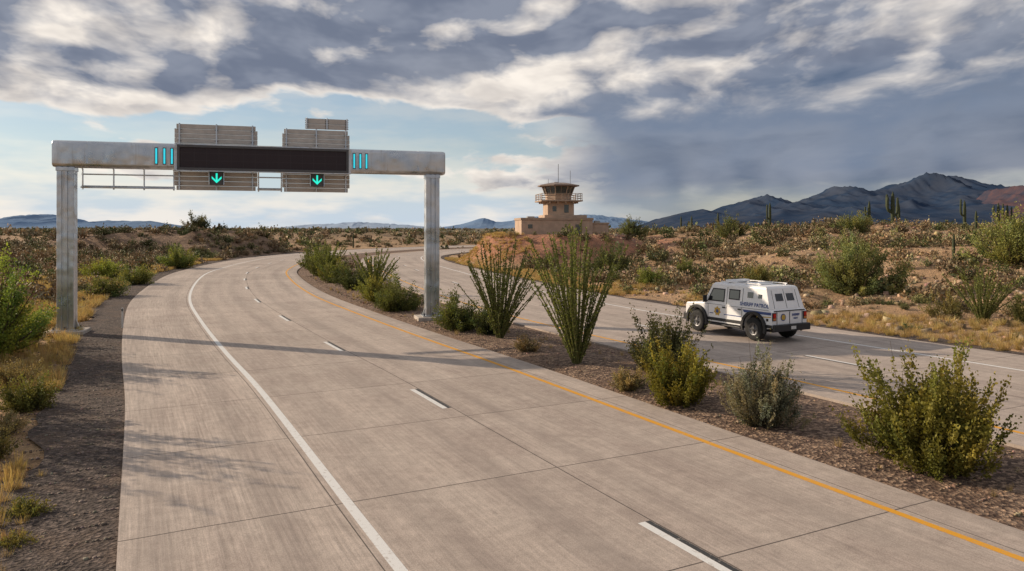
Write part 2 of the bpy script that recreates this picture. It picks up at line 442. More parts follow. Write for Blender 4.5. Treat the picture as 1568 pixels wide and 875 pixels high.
# ------------------------------------------------------------------ vegetation
def foliage_mat(name, trans=.3):
    m, t, b = new_mat(name)
    at = t.new('ShaderNodeAttribute', attribute_name='col').outputs['Color']
    b.inputs['Roughness'].default_value = .7; t.put(b.inputs['Base Color'], at)
    if trans > 0:
        tr = t.new('ShaderNodeBsdfTranslucent'); t.put(tr.inputs['Color'], t.mix(1.0, at, (1.3,1.25,.8), 'MULTIPLY'))
        mx = t.new('ShaderNodeMixShader'); mx.inputs[0].default_value = trans
        out = m.node_tree.nodes['Material Output']
        t.l.new(b.outputs[0], mx.inputs[1]); t.l.new(tr.outputs[0], mx.inputs[2]); t.l.new(mx.outputs[0], out.inputs[0])
    return m
MAT_FOL = foliage_mat('foliage'); MAT_FAR = foliage_mat('distant_foliage', 0)

def leaf_quads(P, A, size, wid, r):
    n = len(P)
    B = np.cross(A, r.normal(size=(n, 3))); B /= np.linalg.norm(B, axis=1)[:, None]+1e-9
    L = A*size[:, None]; Wd = B*(size*wid)[:, None]
    V = np.stack([P-Wd*.35, P+L*.5-Wd*.9, P+L, P+L*.5+Wd*.9], 1).reshape(-1, 3)
    F = np.arange(4*n).reshape(n, 4)
    return V, F
def make_bush(r, w, h, nst, nleaf, leaf, col, wood=(.10,.075,.05), upright=.5, clump=.07, wid=.45, stem_r=.012, stem_tubes=True, t0=.3, elong=1.0):
    """radiating multi-stem shrub: curved stems, twigs, clumps of small leaves"""
    col = np.array(col); Vs, Fs, Cs = [], [], []; o = 0
    th = r.uniform(0, 2*np.pi, nst); ph = np.arccos(1-r.uniform(0, 1, nst)*(1-.08))*(1-.35*upright*r.uniform(0, 1, nst))
    Lr = r.uniform(.62, 1.08, nst)*(1+.18*np.sin(th*3+r.uniform(0, 6))+.12*np.sin(th*5+r.uniform(0, 6)))
    E = np.stack([np.cos(th)*np.sin(ph)*w/2, np.sin(th)*np.sin(ph)*w/2, np.cos(ph)*h+.06*h], 1)*Lr[:, None]
    M = E*.5+np.stack([E[:, 0]*.18, E[:, 1]*.18, -E[:, 2]*.12+0*Lr], 1)+r.normal(size=(nst, 3))*.03*w
    B0 = r.normal(size=(nst, 3))*np.array([.05*w, .05*w, 0])
    def pt(i, t): t = t[:, None]; return B0[i]*(1-t)**2+2*M[i]*t*(1-t)+E[i]*t*t
    if stem_tubes:
        tt = np.linspace(0, .97, 6)
        for i in range(nst):
            P = pt(np.full(6, i), tt); v, f = tube(P, np.linspace(stem_r, stem_r*.3, 6), 4)
            Vs.append(v); Fs.append(f+o); o += len(v); Cs.append(np.tile(np.array(wood)*r.uniform(.7, 1.4), (len(v), 1)))
    st_t = r.uniform(.72, 1.35, nst)
    hue = r.normal(size=(nst, 1))*np.array([[.12, .03, -.03]])+1
    ncl = max(nst*5, 8); ci = r.integers(0, nst, ncl); ct = t0+(1-t0)*r.uniform(0, 1, ncl)**.7
    cc = pt(ci, ct)+r.normal(size=(ncl, 3))*clump*w*.6
    li = r.integers(0, ncl, nleaf)
    D = cc*np.array([2/w, 2/w, 1/h]); D /= np.linalg.norm(D, axis=1)[:, None]+1e-6
    D = D+np.array([0, 0, upright*1.1]); D /= np.linalg.norm(D, axis=1)[:, None]
    al = r.normal(size=nleaf)
    P = cc[li]+D[li]*(al*clump*w*elong)[:, None]+r.normal(size=(nleaf, 3))*clump*w*.36/elong**.5
    P[:, 2] = np.maximum(P[:, 2], .015)
    A = D[li]+r.normal(size=(nleaf, 3))*.55; A /= np.linalg.norm(A, axis=1)[:, None]
    v, f = leaf_quads(P, A, leaf*r.uniform(.6, 1.4, nleaf), wid, r)
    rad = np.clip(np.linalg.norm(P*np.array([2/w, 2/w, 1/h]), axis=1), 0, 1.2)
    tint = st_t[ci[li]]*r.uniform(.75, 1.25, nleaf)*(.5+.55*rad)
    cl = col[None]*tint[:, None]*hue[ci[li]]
    Vs.append(v); Fs.append(f+o); Cs.append(np.repeat(cl, 4, 0))
    return np.concatenate(Vs), np.concatenate(Fs), np.clip(np.concatenate(Cs), .004, .6)
def plant_obj(name, geo, x, y, z=None, rz=0):
    V, F, C = geo
    if z is None: z = float(terrain(np.array([x]), np.array([y]))[0][0])
    ob = fast_mesh(name, V, F, C, MAT_FOL); ob.location = (x, y, z-.03); ob.rotation_euler = (0, 0, rz)
    return ob
r = np.random.default_rng(3)
YG = (.20,.18,.03); GR = (.115,.13,.034); DG = (.075,.09,.03); SAGE = (.205,.195,.13); BG = (.22,.265,.05)
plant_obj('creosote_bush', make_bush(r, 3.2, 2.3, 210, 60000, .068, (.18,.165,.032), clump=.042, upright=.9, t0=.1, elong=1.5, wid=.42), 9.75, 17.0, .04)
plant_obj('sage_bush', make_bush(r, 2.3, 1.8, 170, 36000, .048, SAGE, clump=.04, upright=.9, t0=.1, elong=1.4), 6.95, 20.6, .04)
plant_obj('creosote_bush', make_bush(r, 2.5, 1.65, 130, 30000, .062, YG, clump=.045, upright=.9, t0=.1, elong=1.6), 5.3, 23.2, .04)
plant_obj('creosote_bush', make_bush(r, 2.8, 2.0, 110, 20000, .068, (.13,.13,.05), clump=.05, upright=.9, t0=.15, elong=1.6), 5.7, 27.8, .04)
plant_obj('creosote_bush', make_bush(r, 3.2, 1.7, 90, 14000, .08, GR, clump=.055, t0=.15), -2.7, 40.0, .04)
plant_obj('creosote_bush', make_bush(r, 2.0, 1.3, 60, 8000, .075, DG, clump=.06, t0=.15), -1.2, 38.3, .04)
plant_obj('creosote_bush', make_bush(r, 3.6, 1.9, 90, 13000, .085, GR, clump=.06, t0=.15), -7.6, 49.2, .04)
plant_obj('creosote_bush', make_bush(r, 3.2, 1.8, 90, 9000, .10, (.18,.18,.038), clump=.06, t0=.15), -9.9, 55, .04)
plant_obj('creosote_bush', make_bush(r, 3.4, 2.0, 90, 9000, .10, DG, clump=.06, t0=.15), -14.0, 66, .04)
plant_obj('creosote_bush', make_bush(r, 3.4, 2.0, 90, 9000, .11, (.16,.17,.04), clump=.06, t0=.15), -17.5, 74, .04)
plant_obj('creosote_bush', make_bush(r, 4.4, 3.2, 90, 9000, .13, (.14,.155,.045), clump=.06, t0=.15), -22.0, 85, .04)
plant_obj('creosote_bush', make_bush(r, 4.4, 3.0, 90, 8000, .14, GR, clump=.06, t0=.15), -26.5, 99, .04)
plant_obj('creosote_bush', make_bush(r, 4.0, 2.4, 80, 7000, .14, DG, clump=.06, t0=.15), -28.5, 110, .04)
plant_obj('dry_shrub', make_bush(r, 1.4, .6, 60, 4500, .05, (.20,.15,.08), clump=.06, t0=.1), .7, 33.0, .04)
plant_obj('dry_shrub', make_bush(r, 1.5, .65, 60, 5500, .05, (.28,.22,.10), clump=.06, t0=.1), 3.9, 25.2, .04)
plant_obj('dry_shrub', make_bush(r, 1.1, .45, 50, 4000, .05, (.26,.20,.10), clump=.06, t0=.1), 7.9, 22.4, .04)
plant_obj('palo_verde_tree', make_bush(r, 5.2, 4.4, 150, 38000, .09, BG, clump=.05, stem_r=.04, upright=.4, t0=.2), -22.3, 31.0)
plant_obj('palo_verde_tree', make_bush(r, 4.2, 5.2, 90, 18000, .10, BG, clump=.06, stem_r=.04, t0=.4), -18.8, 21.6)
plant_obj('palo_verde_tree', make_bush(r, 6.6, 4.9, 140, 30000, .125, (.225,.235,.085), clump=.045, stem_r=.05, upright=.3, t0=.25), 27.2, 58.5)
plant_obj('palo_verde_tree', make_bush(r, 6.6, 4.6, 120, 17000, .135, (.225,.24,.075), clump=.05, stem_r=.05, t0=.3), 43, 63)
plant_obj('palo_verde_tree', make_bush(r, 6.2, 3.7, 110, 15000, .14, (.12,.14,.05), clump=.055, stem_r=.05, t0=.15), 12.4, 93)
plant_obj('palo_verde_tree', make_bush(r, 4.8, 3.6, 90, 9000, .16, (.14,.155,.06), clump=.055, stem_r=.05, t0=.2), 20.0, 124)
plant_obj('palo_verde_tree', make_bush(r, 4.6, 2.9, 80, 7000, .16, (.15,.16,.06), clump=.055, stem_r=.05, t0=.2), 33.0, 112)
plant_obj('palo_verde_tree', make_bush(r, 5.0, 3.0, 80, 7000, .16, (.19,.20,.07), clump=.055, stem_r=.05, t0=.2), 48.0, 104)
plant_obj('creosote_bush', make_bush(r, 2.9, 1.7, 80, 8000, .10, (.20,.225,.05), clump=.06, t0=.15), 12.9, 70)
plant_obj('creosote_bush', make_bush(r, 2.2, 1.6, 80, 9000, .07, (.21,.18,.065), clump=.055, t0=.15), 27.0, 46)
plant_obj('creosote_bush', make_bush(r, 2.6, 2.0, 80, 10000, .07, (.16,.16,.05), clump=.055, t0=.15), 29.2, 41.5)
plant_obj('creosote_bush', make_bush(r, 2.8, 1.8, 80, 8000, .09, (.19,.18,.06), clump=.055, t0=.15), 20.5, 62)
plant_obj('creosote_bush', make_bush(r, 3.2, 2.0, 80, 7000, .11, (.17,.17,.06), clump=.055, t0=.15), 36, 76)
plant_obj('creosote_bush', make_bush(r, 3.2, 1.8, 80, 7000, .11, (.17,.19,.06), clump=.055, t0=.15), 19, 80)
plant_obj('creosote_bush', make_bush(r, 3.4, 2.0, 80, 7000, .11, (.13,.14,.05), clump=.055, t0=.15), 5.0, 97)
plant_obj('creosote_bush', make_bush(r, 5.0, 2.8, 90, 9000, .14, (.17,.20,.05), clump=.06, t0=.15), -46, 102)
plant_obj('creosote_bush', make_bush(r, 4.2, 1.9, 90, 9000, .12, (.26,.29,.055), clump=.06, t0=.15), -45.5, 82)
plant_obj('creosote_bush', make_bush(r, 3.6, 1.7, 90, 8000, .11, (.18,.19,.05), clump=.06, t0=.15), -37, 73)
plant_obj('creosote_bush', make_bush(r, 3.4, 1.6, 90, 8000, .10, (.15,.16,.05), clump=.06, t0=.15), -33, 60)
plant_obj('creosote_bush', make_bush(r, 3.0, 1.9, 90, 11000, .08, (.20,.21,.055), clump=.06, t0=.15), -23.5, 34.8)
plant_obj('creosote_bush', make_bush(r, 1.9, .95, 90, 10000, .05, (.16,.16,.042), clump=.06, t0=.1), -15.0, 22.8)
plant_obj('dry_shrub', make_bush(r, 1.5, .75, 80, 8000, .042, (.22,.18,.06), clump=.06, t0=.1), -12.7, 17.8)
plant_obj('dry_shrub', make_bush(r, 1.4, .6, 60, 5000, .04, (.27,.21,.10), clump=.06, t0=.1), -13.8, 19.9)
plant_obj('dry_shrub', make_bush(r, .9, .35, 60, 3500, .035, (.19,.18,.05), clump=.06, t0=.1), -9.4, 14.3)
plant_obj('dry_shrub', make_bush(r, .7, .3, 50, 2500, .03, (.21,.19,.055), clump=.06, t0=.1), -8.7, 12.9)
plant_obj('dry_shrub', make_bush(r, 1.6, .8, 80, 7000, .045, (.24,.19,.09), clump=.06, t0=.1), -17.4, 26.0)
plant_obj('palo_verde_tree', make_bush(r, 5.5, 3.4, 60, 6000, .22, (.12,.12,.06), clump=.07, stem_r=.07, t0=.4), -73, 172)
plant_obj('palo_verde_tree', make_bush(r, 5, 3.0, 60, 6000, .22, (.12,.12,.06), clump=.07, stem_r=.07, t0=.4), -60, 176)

def make_ocotillo(r, h, spread, n, lr=.045, col=(.185,.21,.055)):
    Vs, Fs, Cs = [], [], []; o = 0; col = np.array(col)
    for i in range(n):
        th = r.uniform(0, 2*np.pi); q = r.uniform(.05, 1)**.6*spread/2; hh = h*r.uniform(.58, 1.05)*(1-.18*(q/(spread/2))**2)
        e = np.array([math.cos(th)*q, math.sin(th)*q, hh]); b = np.array([math.cos(th), math.sin(th), 0])*.14*r.uniform(.2, 1)
        mm = b*.5+e*.5+np.array([-math.cos(th)*q*.16, -math.sin(th)*q*.16, 0])+r.normal(size=3)*.10
        t = np.linspace(0, 1, 12)[:, None]; P = b*(1-t)**2+2*mm*t*(1-t)+e*t*t
        P[1:] += np.cumsum(r.normal(size=(11, 3))*.016, 0)
        v, f = tube(P, np.linspace(.036, .014, 12), 5)
        Vs.append(v); Fs.append(f+o); o += len(v)
        Cs.append(np.tile(np.array((.14,.14,.05))*r.uniform(.7, 1.3), (len(v), 1)))
        nl = int(230*hh/4.5); tt = r.uniform(.06, 1, nl)
        ii = tt*11; i0 = np.minimum(ii.astype(int), 10); fr_ = (ii-i0)[:, None]
        PP = P[i0]*(1-fr_)+P[i0+1]*fr_+r.normal(size=(nl, 3))*.016
        ax = (e-b)/np.linalg.norm(e-b); A = ax*.7+r.normal(size=(nl, 3))*.6; A /= np.linalg.norm(A, axis=1)[:, None]
        v, f = leaf_quads(PP, A, lr*1.9*r.uniform(.6, 1.3, nl), .42, r)
        Vs.append(v); Fs.append(f+o); o += len(v); Cs.append(np.repeat(col[None]*r.uniform(.6, 1.4, (nl, 1))*r.uniform(.8, 1.2), 4, 0))
    return np.concatenate(Vs), np.concatenate(Fs), np.concatenate(Cs)
plant_obj('ocotillo_plant', make_ocotillo(r, 5.7, 4.2, 66), 2.6, 29.8, .02)
plant_obj('ocotillo_plant', make_ocotillo(r, 5.0, 4.4, 60), -.6, 36.8, .02)
plant_obj('ocotillo_plant', make_ocotillo(r, 3.9, 4.4, 50, .06), -11.6, 62, .02)
plant_obj('ocotillo_plant', make_ocotillo(r, 4.2, 4.6, 44, .07), -20, 80, .02)
plant_obj('ocotillo_plant', make_ocotillo(r, 3.3, 4.2, 44), 26.6, 41.8)

def make_saguaro(r, h, arms):
    Vs, Fs, Cs = [], [], []; o = 0
    def add(P, R_):
        nonlocal o
        v, f = tube(P, R_, 20, 1); Vs.append(v); Fs.append(f+o); o += len(v)
        c = np.tile(np.array((.085,.105,.055)), (len(v), 1)); c *= (1-.3*(np.arange(len(v)) % 2))[:, None]; Cs.append(c)
    z = np.linspace(0, h, 14); rr = .24*h/5*np.array([.8,.85,.9,.95,1,1,1,1,1,.98,.92,.8,.55,.05])
    add(np.stack([z*0, z*0, z], 1), rr)
    for k in range(arms):
        a = (0.2 if k % 2 else 3.3)+r.uniform(-.5, .5); z0 = h*r.uniform(.35, .55); L = h*r.uniform(.2, .42); q = h*.12
        P = [(0, z0), (q*.6, z0), (q, z0+q*.3), (q*1.15, z0+q), (q*1.15, z0+q+L*.5), (q*1.12, z0+q+L*.9), (q*1.12, z0+q+L)]
        add([(math.cos(a)*p, math.sin(a)*p, zz) for p, zz in P], .15*h/5*np.array([.8,1,1,1,1,.8,.08]))
    return np.concatenate(Vs), np.concatenate(Fs), np.concatenate(Cs)
for (x, y, h, a) in [(69,134,7.4,3),(72.2,138,5.2,1),(82,134,5.8,1),(53,152,6.0,1),(44,158,4.8,0),(43,72,2.9,0),(96,146,6,2),(-44,205,4.2,0),(40,175,4.6,0),(87,118,4.4,1),(57,118,4.6,1),(34,140,4.4,0),(64,102,3.8,0),(75,112,4.2,2)]:
    plant_obj('saguaro_cactus', make_saguaro(r, h, a), x, y)

def mt(n, nst, nleaf, leaf, tubes):
    out = []
    for i in range(n):
        V, F, C = make_bush(r, 1.0, .52, nst, nleaf, leaf, (.4,.4,.4), wood=(.35,.28,.2), upright=r.uniform(.1, .6), clump=.075, stem_r=.006, stem_tubes=tubes, t0=.15)
        out.append((V, F, C*2.5))
    return out
TN = mt(6, 40, 1400, .050, True); TM = mt(7, 26, 290, .09, False); TF = mt(5, 12, 70, .19, False)
PAL = np.array([(.30,.21,.12),(.24,.19,.105),(.16,.155,.06),(.41,.30,.165),(.13,.15,.05),(.21,.21,.08)]); PW = np.array([.27,.21,.17,.15,.11,.09])
def scatter(name, n, dmin, dmax, T, smin, smax, power=1.0, dro=1.8, far=False, dn=.3):
    y = dmin+(dmax-dmin)*r.uniform(0, 1, n)**power
    x = r.uniform(-1, 1, n)*(.80*y+8)
    z, d, right, red = terrain(x, y)
    cl = fbm(x*.07, y*.07, 3, 21)
    hill = np.hypot((x-7.5)/10, (y-115)/7) < 1
    mnd = np.hypot((x+72)/31, (y-160)/28) < 1.1
    keep = (d > dro) & (~hill) & ((r.uniform(0, 1, n) < dn+1.0*sst(cl, .38, .62)) | mnd) & (r.uniform(0, 1, n) < 1-.75*red) & (r.uniform(0,1,n) < .2+.8*sst(d, 2, 8))
    keep &= ~((np.hypot(x+23.4, y-38.9) < 2))
    Vs, Fs, Cs = [], [], []; o = 0
    for i in np.where(keep)[0]:
        V, F, C = T[r.integers(len(T))]
        s = smin+(smax-smin)*r.uniform()**2.2; a = r.uniform(0, 6.28); c, q = math.cos(a)*s, math.sin(a)*s
        hz = s*r.uniform(.7, 1.25)
        W = np.stack([V[:, 0]*c-V[:, 1]*q+x[i], V[:, 0]*q+V[:, 1]*c+y[i], V[:, 2]*hz+z[i]-.05], 1)
        Vs.append(W); Fs.append(F+o); o += len(V)
        Cs.append(C*PAL[r.choice(6, p=PW)]*r.uniform(.65, 1.2))
    fast_mesh(name, np.concatenate(Vs), np.concatenate(Fs), np.clip(np.concatenate(Cs), 0, .5), MAT_FAR)
scatter('desert_scrub', 900, 14, 52, TN, .4, 1.7, .7, dn=.35)
scatter('desert_scrub', 7500, 50, 140, TM, .5, 2.9, .75, dn=.35)
scatter('distant_scrub', 8500, 135, 460, TF, .8, 3.8, .7, dn=.4)
scatter('distant_scrub', 3000, 420, 1300, TF, 2.0, 5.0, .9)
# scrub that covers the cut embankment beyond the far bend
n = 420; xm = r.uniform(-102, -42, n); ym = r.uniform(132, 186, n); zm, dm, rm, _ = terrain(xm, ym)
Vs, Fs, Cs = [], [], []; o = 0
for i in np.where((dm > 3) & (~rm))[0]:
    V, F, C = TM[r.integers(7)]; s_ = r.uniform(.9, 3.0)
    Vs.append(V*np.array([s_, s_, s_*r.uniform(.7, 1.2)])+np.array([xm[i], ym[i], zm[i]-.05])); Fs.append(F+o); o += len(V)
    Cs.append(C*PAL[r.choice(6, p=PW)]*r.uniform(.55, 1.0))
fast_mesh('desert_scrub', np.concatenate(Vs), np.concatenate(Fs), np.clip(np.concatenate(Cs), 0, .5), MAT_FAR)

def tuft(n, h, w):
    th = r.uniform(0, 6.28, n); q = r.uniform(.1, 1, n)*w/2; hh = h*r.uniform(.5, 1.1, n)
    b = np.stack([np.cos(th)*q*.35, np.sin(th)*q*.35, 0*q], 1); e = np.stack([np.cos(th)*q, np.sin(th)*q, hh], 1)
    sd = np.stack([-np.sin(th+r.normal(size=n)), np.cos(th+r.normal(size=n)), 0*q], 1)*.006
    V = np.stack([b-sd, b+sd, e+sd*.3, e-sd*.3], 1).reshape(-1, 3)
    return V, np.arange(4*n).reshape(n, 4), np.repeat(r.uniform(.6, 1.3, (n, 1))*np.ones((1, 3)), 4, 0)
TG = [tuft(60, .42, .5) for _ in range(6)]
def grass(name, n, region, smin, smax):
    x, y = region(n); z, d, right, red = terrain(x, y)
    keep = (d > .35) & (fbm(x*.25, y*.25, 3, 33) > .42)
    Vs, Fs, Cs = [], [], []; o = 0
    for i in np.where(keep)[0]:
        V, F, C = TG[r.integers(6)]; s = r.uniform(smin, smax)*(1+y[i]/80); a = r.uniform(0, 6.28); c, q = math.cos(a)*s, math.sin(a)*s
        Vs.append(np.stack([V[:, 0]*c-V[:, 1]*q+x[i], V[:, 0]*q+V[:, 1]*c+y[i], V[:, 2]*s/(1+y[i]/90)+z[i]-.02], 1)); Fs.append(F+o); o += len(V)
        Cs.append(C*np.array((.58,.41,.19))*r.uniform(.6, 1.1)*np.array([1, r.uniform(.92, 1.08), r.uniform(.8, 1.1)]))
    fast_mesh(name, np.concatenate(Vs), np.concatenate(Fs), np.clip(np.concatenate(Cs), 0, .6), MAT_FOL)
def along(ro, sd, o0, o1, smax, smin=30):
    def f(n):
        C, T, s = ro; k = r.integers(int(smin/.75), int(smax/.75), n); o = o0+(o1-o0)*r.uniform(0, 1, n)**1.3
        nn = np.stack([-T[:, 1], T[:, 0]], 1)*(1 if sd == 'L' else -1)
        P = C[k]+nn[k]*o[:, None]; return P[:, 0], P[:, 1]
    return f
grass('dry_grass', 7000, along(LY, 'L', W_OUT+2.0, W_OUT+13, 190), .6, 1.2)
grass('dry_grass', 700, along(LY, 'L', W_OUT+1.5, W_OUT+4.5, 85, 52), .3, .8)
grass('dry_grass', 5000, along(RY, 'R', W_OUT+.3, W_OUT+8, 190), .5, 1.0)
def med(n):
    k = r.integers(50, 190, n); q = r.uniform(.12, .88, n)
    P = LI[k]; j = [int(np.argmin(np.linalg.norm(RI-p, axis=1))) for p in P]; Q = RI[j]
    X = P*(1-q[:, None])+Q*q[:, None]; return X[:, 0], X[:, 1]
x, y = med(200); Vs, Fs, Cs = [], [], []; o = 0
for i in range(len(x)):
    V, F, C = TG[r.integers(6)]; s = r.uniform(.35, .85)
    Vs.append(V*s+np.array([x[i], y[i], .0])); Fs.append(F+o); o += len(V); Cs.append(C*np.array((.42,.31,.15))*r.uniform(.6, 1.1))
fast_mesh('dry_grass', np.concatenate(Vs), np.concatenate(Fs), np.concatenate(Cs), MAT_FOL)

def stones(name, x, y, z, smin, smax, col):
    n = len(x); base = np.array([(-1,-1,-1),(1,-1,-1),(1,1,-1),(-1,1,-1),(-1,-1,1),(1,-1,1),(1,1,1),(-1,1,1)], float)*.5
    F0 = np.array([(0,3,2,1),(4,5,6,7),(0,1,5,4),(1,2,6,5),(2,3,7,6),(3,0,4,7)])
    s = smin+(smax-smin)*r.uniform(0, 1, n)**3
    V = base[None]*s[:, None, None]*r.uniform(.6, 1.2, (n, 1, 3))*r.uniform(.6, 1.15, (n, 8, 3))
    V[:, 4:, :2] *= .65
    V[:, :, 2] *= .7
    a = r.uniform(0, 6.28, n); c, q = np.cos(a)[:, None], np.sin(a)[:, None]
    X = V[:, :, 0]*c-V[:, :, 1]*q+x[:, None]; Y = V[:, :, 0]*q+V[:, :, 1]*c+y[:, None]
    V = np.stack([X, Y, V[:, :, 2]+z[:, None]], 2).reshape(-1, 3)
    F = (F0[None]+np.arange(n)[:, None, None]*8).reshape(-1, 4)
    C = np.repeat(np.array(col)[None]*r.uniform(.4, 1.5, (n, 1))*(1+.08*r.normal(size=(n, 3))), 8, 0)
    fast_mesh(name, V, F, np.clip(C, 0, .6), MAT_STONE)
MAT_STONE = foliage_mat('loose_stone', 0.0)
x, y = med(16000); stones('loose_stones', x, y, np.full(len(x), .035), .02, .13, (.32,.22,.155))
x, y = along(LY, 'L', W_OUT+.1, W_OUT+4, 100)(9000); stones('loose_stones', x, y, terrain(x, y)[0]+.08, .02, .09, (.18,.14,.11))
x = r.uniform(10, 85, 7000); y = r.uniform(28, 120, 7000); z, d, rt, rd = terrain(x, y); k_ = (d > 1.5) & rt
stones('loose_stones', x[k_], y[k_], z[k_], .08, .7, (.38,.27,.18))
x = r.uniform(-60, -14, 2500); y = r.uniform(20, 120, 2500); z, d, rt, rd = terrain(x, y); k_ = (d > 2.5) & (~rt)
stones('loose_stones', x[k_], y[k_], z[k_], .06, .45, (.32,.23,.16))

# ------------------------------------------------------------------ gantry
def metal_mat():
    m, t, b = new_mat('galvanised_steel')
    tc = t.new('ShaderNodeTexCoord').outputs['Object']
    n = t.noise(tc, .8, 4, .55); vo = t.new('ShaderNodeTexVoronoi'); vo.inputs['Scale'].default_value = 14; t.put(vo.inputs['Vector'], tc)
    c = t.mix(t.sm(n, .3, .7), (.46,.50,.54), (.66,.68,.70)); cs = t.sep(vo.outputs['Color'])
    c = t.mix(t.m('MULTIPLY', cs[0], .12), c, (.82,.82,.82))
    st = t.noise(t.vm('MULTIPLY', tc, (4, 4, .25)), 1.0, 3, .6)
    c = t.mix(t.sm(st, .55, .75, 0, .4), c, (.30,.25,.20))
    t.put(b.inputs['Base Color'], c); b.inputs['Metallic'].default_value = .85
    t.put(b.inputs['Roughness'], t.sm(n, .3, .7, .26, .42))
    t.put(b.inputs['Normal'], t.bump(t.noise(tc, .7, 2), .4, .4))
    return m
MG = metal_mat()
MSIGN = simple_mat('sign_back_aluminium', (.50,.455,.41), .55, .2, .1, 2)
MDARK = simple_mat('dark_bracket', (.10,.10,.105), .6, .3)
m, t, b = new_mat('led_matrix_face')
tc = t.new('ShaderNodeTexCoord').outputs['Object']; xx, yy, zz = t.sep(tc)
gx_ = t.m('LESS_THAN', t.m('FRACT', t.m('MULTIPLY', xx, 1.6)), .03); gz_ = t.m('LESS_THAN', t.m('FRACT', t.m('MULTIPLY', zz, 2.4)), .05)
t.put(b.inputs['Base Color'], t.mix(t.m('MAXIMUM', gx_, gz_), (.030,.020,.024), (.045,.035,.038))); b.inputs['Roughness'].default_value = .35; MFACE = m
MCY = simple_mat('cyan_led', (.05,.45,.5), .4, 0, .02, 3, (.03,.66,.82), .85)
MGRN = simple_mat('green_led', (.02,.5,.4), .4, 0, .02, 3, (.02,.85,.62), 1.0)
MCONC = simple_mat('concrete', (.42,.37,.32), .85, 0, .2, 3)
G = empty('overhead_sign_gantry', (-23.4, 38.9, 0), math.atan2(.289, .958))
for nm, x0 in (('post_a', 0), ('post_b', 19.4)):
    z0 = .02 if x0 == 0 else .1
    prof = []
    w, dp = .41, .34; g = .045
    for (ax, ay, bx, by) in ((-w,-dp,w,-dp),(w,-dp,w,dp),(w,dp,-w,dp),(-w,dp,-w,-dp)):
        nx_, ny_ = (by-ay), -(bx-ax); L = math.hypot(nx_, ny_); nx_, ny_ = nx_/L, ny_/L
        for q, dd in ((.04,0),(.28,0),(.31,-g),(.36,-g),(.39,0),(.61,0),(.64,-g),(.69,-g),(.72,0),(.96,0)):
            prof.append((ax+(bx-ax)*q+nx_*dd, ay+(by-ay)*q+ny_*dd))
    n = len(prof); V = [(x0+p[0], p[1], z0+.2) for p in prof]+[(x0+p[0], p[1], 8.72) for p in prof]
    F = [(i, (i+1) % n, n+(i+1) % n, n+i) for i in range(n)]
    mobj(nm, V, F, MG, G)
    box(nm+'_footing', x0-.95, x0+.95, -.85, .85, -.4, z0+.14, MCONC, G, .04)
    box(nm+'_base_plate', x0-.62, x0+.62, -.55, .55, z0+.142, z0+.2, MG, G, .01)
    bolts = [(x0+a*.52-.04, x0+a*.52+.04, c*.45-.04, c*.45+.04, z0+.19, z0+.34) for a in (-1, 0, 1) for c in (-1, 1)]
    boxes(nm+'_bolts', bolts, MDARK, G, .01)
    for a in (-1, 1):
        V = [(x0+a*.40,-.04,z0+.2),(x0+a*.60,-.04,z0+.2),(x0+a*.40,-.04,z0+.75),(x0+a*.40,.04,z0+.2),(x0+a*.60,.04,z0+.2),(x0+a*.40,.04,z0+.75)]
        mobj(nm+'_gusset', V, [(0,1,2),(3,5,4),(0,3,4,1),(1,4,5,2),(2,5,3,0)], MG, G)
    boxes(nm+'_collar', [(x0-.445,x0+.445,-.375,.375,8.50,8.70)], MG, G, .015)
def beam(name, xs, mat, y0=-.45, y1=.45, z0=8.7, z1=10.1, rad=.2):
    prof = []
    for cy, cz, a0 in ((y1-rad, z1-rad, 0), (y0+rad, z1-rad, 90), (y0+rad, z0+rad, 180), (y1-rad, z0+rad, 270)):
        for k_ in range(6):
            a = R(a0+k_*18); prof.append((cy+rad*math.cos(a), cz+rad*math.sin(a)))
    n = len(prof); cy, cz = (y0+y1)/2, (z0+z1)/2
    V = []; F = []
    for x, sc in xs:
        for p in prof: V.append((x, cy+(p[0]-cy)*sc, cz+(p[1]-cz)*sc))
    for i in range(len(xs)-1):
        for j in range(n): F.append((i*n+j, i*n+(j+1) % n, (i+1)*n+(j+1) % n, (i+1)*n+j))
    F.append(tuple(range(n))); F.append(tuple(range((len(xs)-1)*n, len(xs)*n)))
    ob = mobj(name, V, F, mat, G, smooth=True)
    md = ob.modifiers.new('es', 'EDGE_SPLIT'); md.split_angle = R(28)
    return ob
def seam(x): return [(x-.02,1),(x-.015,.975),(x+.015,.975),(x+.02,1)]
beam('beam', [(-.6,.93),(-.57,.975),(-.48,1)]+seam(1.03)+seam(3.17)+seam(16.6)+seam(18.5)+[(19.95,1),(20.08,.98),(20.14,.93)], MG)
boxes('beam_straps', [(x-.05,x+.05,-.456,.456,8.9,9.9) for x in (1.03,3.17,16.6,18.5)], MG, G, .003)
VM = (5.4, 14.45, 8.66, 10.02)
box('housing', VM[0]-.15, VM[1]+.15, -.62, -.462, VM[2]-.04, VM[3]+.02, MG, G, .02)
fr = .13
boxes('message_frame', [(VM[0],VM[1],-.74,-.622,VM[3]-fr,VM[3]),(VM[0],VM[1],-.74,-.622,VM[2],VM[2]+fr),(VM[0],VM[0]+fr,-.738,-.622,VM[2]+fr+.001,VM[3]-fr-.001),(VM[1]-fr,VM[1],-.738,-.622,VM[2]+fr+.001,VM[3]-fr-.001)], MDARK, G, .01)
boxes('frame_trim', [(VM[0]-.05,VM[1]+.05,-.70,-.623,VM[3]+.002,VM[3]+.06),(VM[0]-.05,VM[1]+.05,-.70,-.623,VM[2]-.06,VM[2]-.002)], MG, G, .005)
box('led_face', VM[0]+fr, VM[1]-fr, -.66, -.624, VM[2]+fr, VM[3]-fr, MFACE, G)
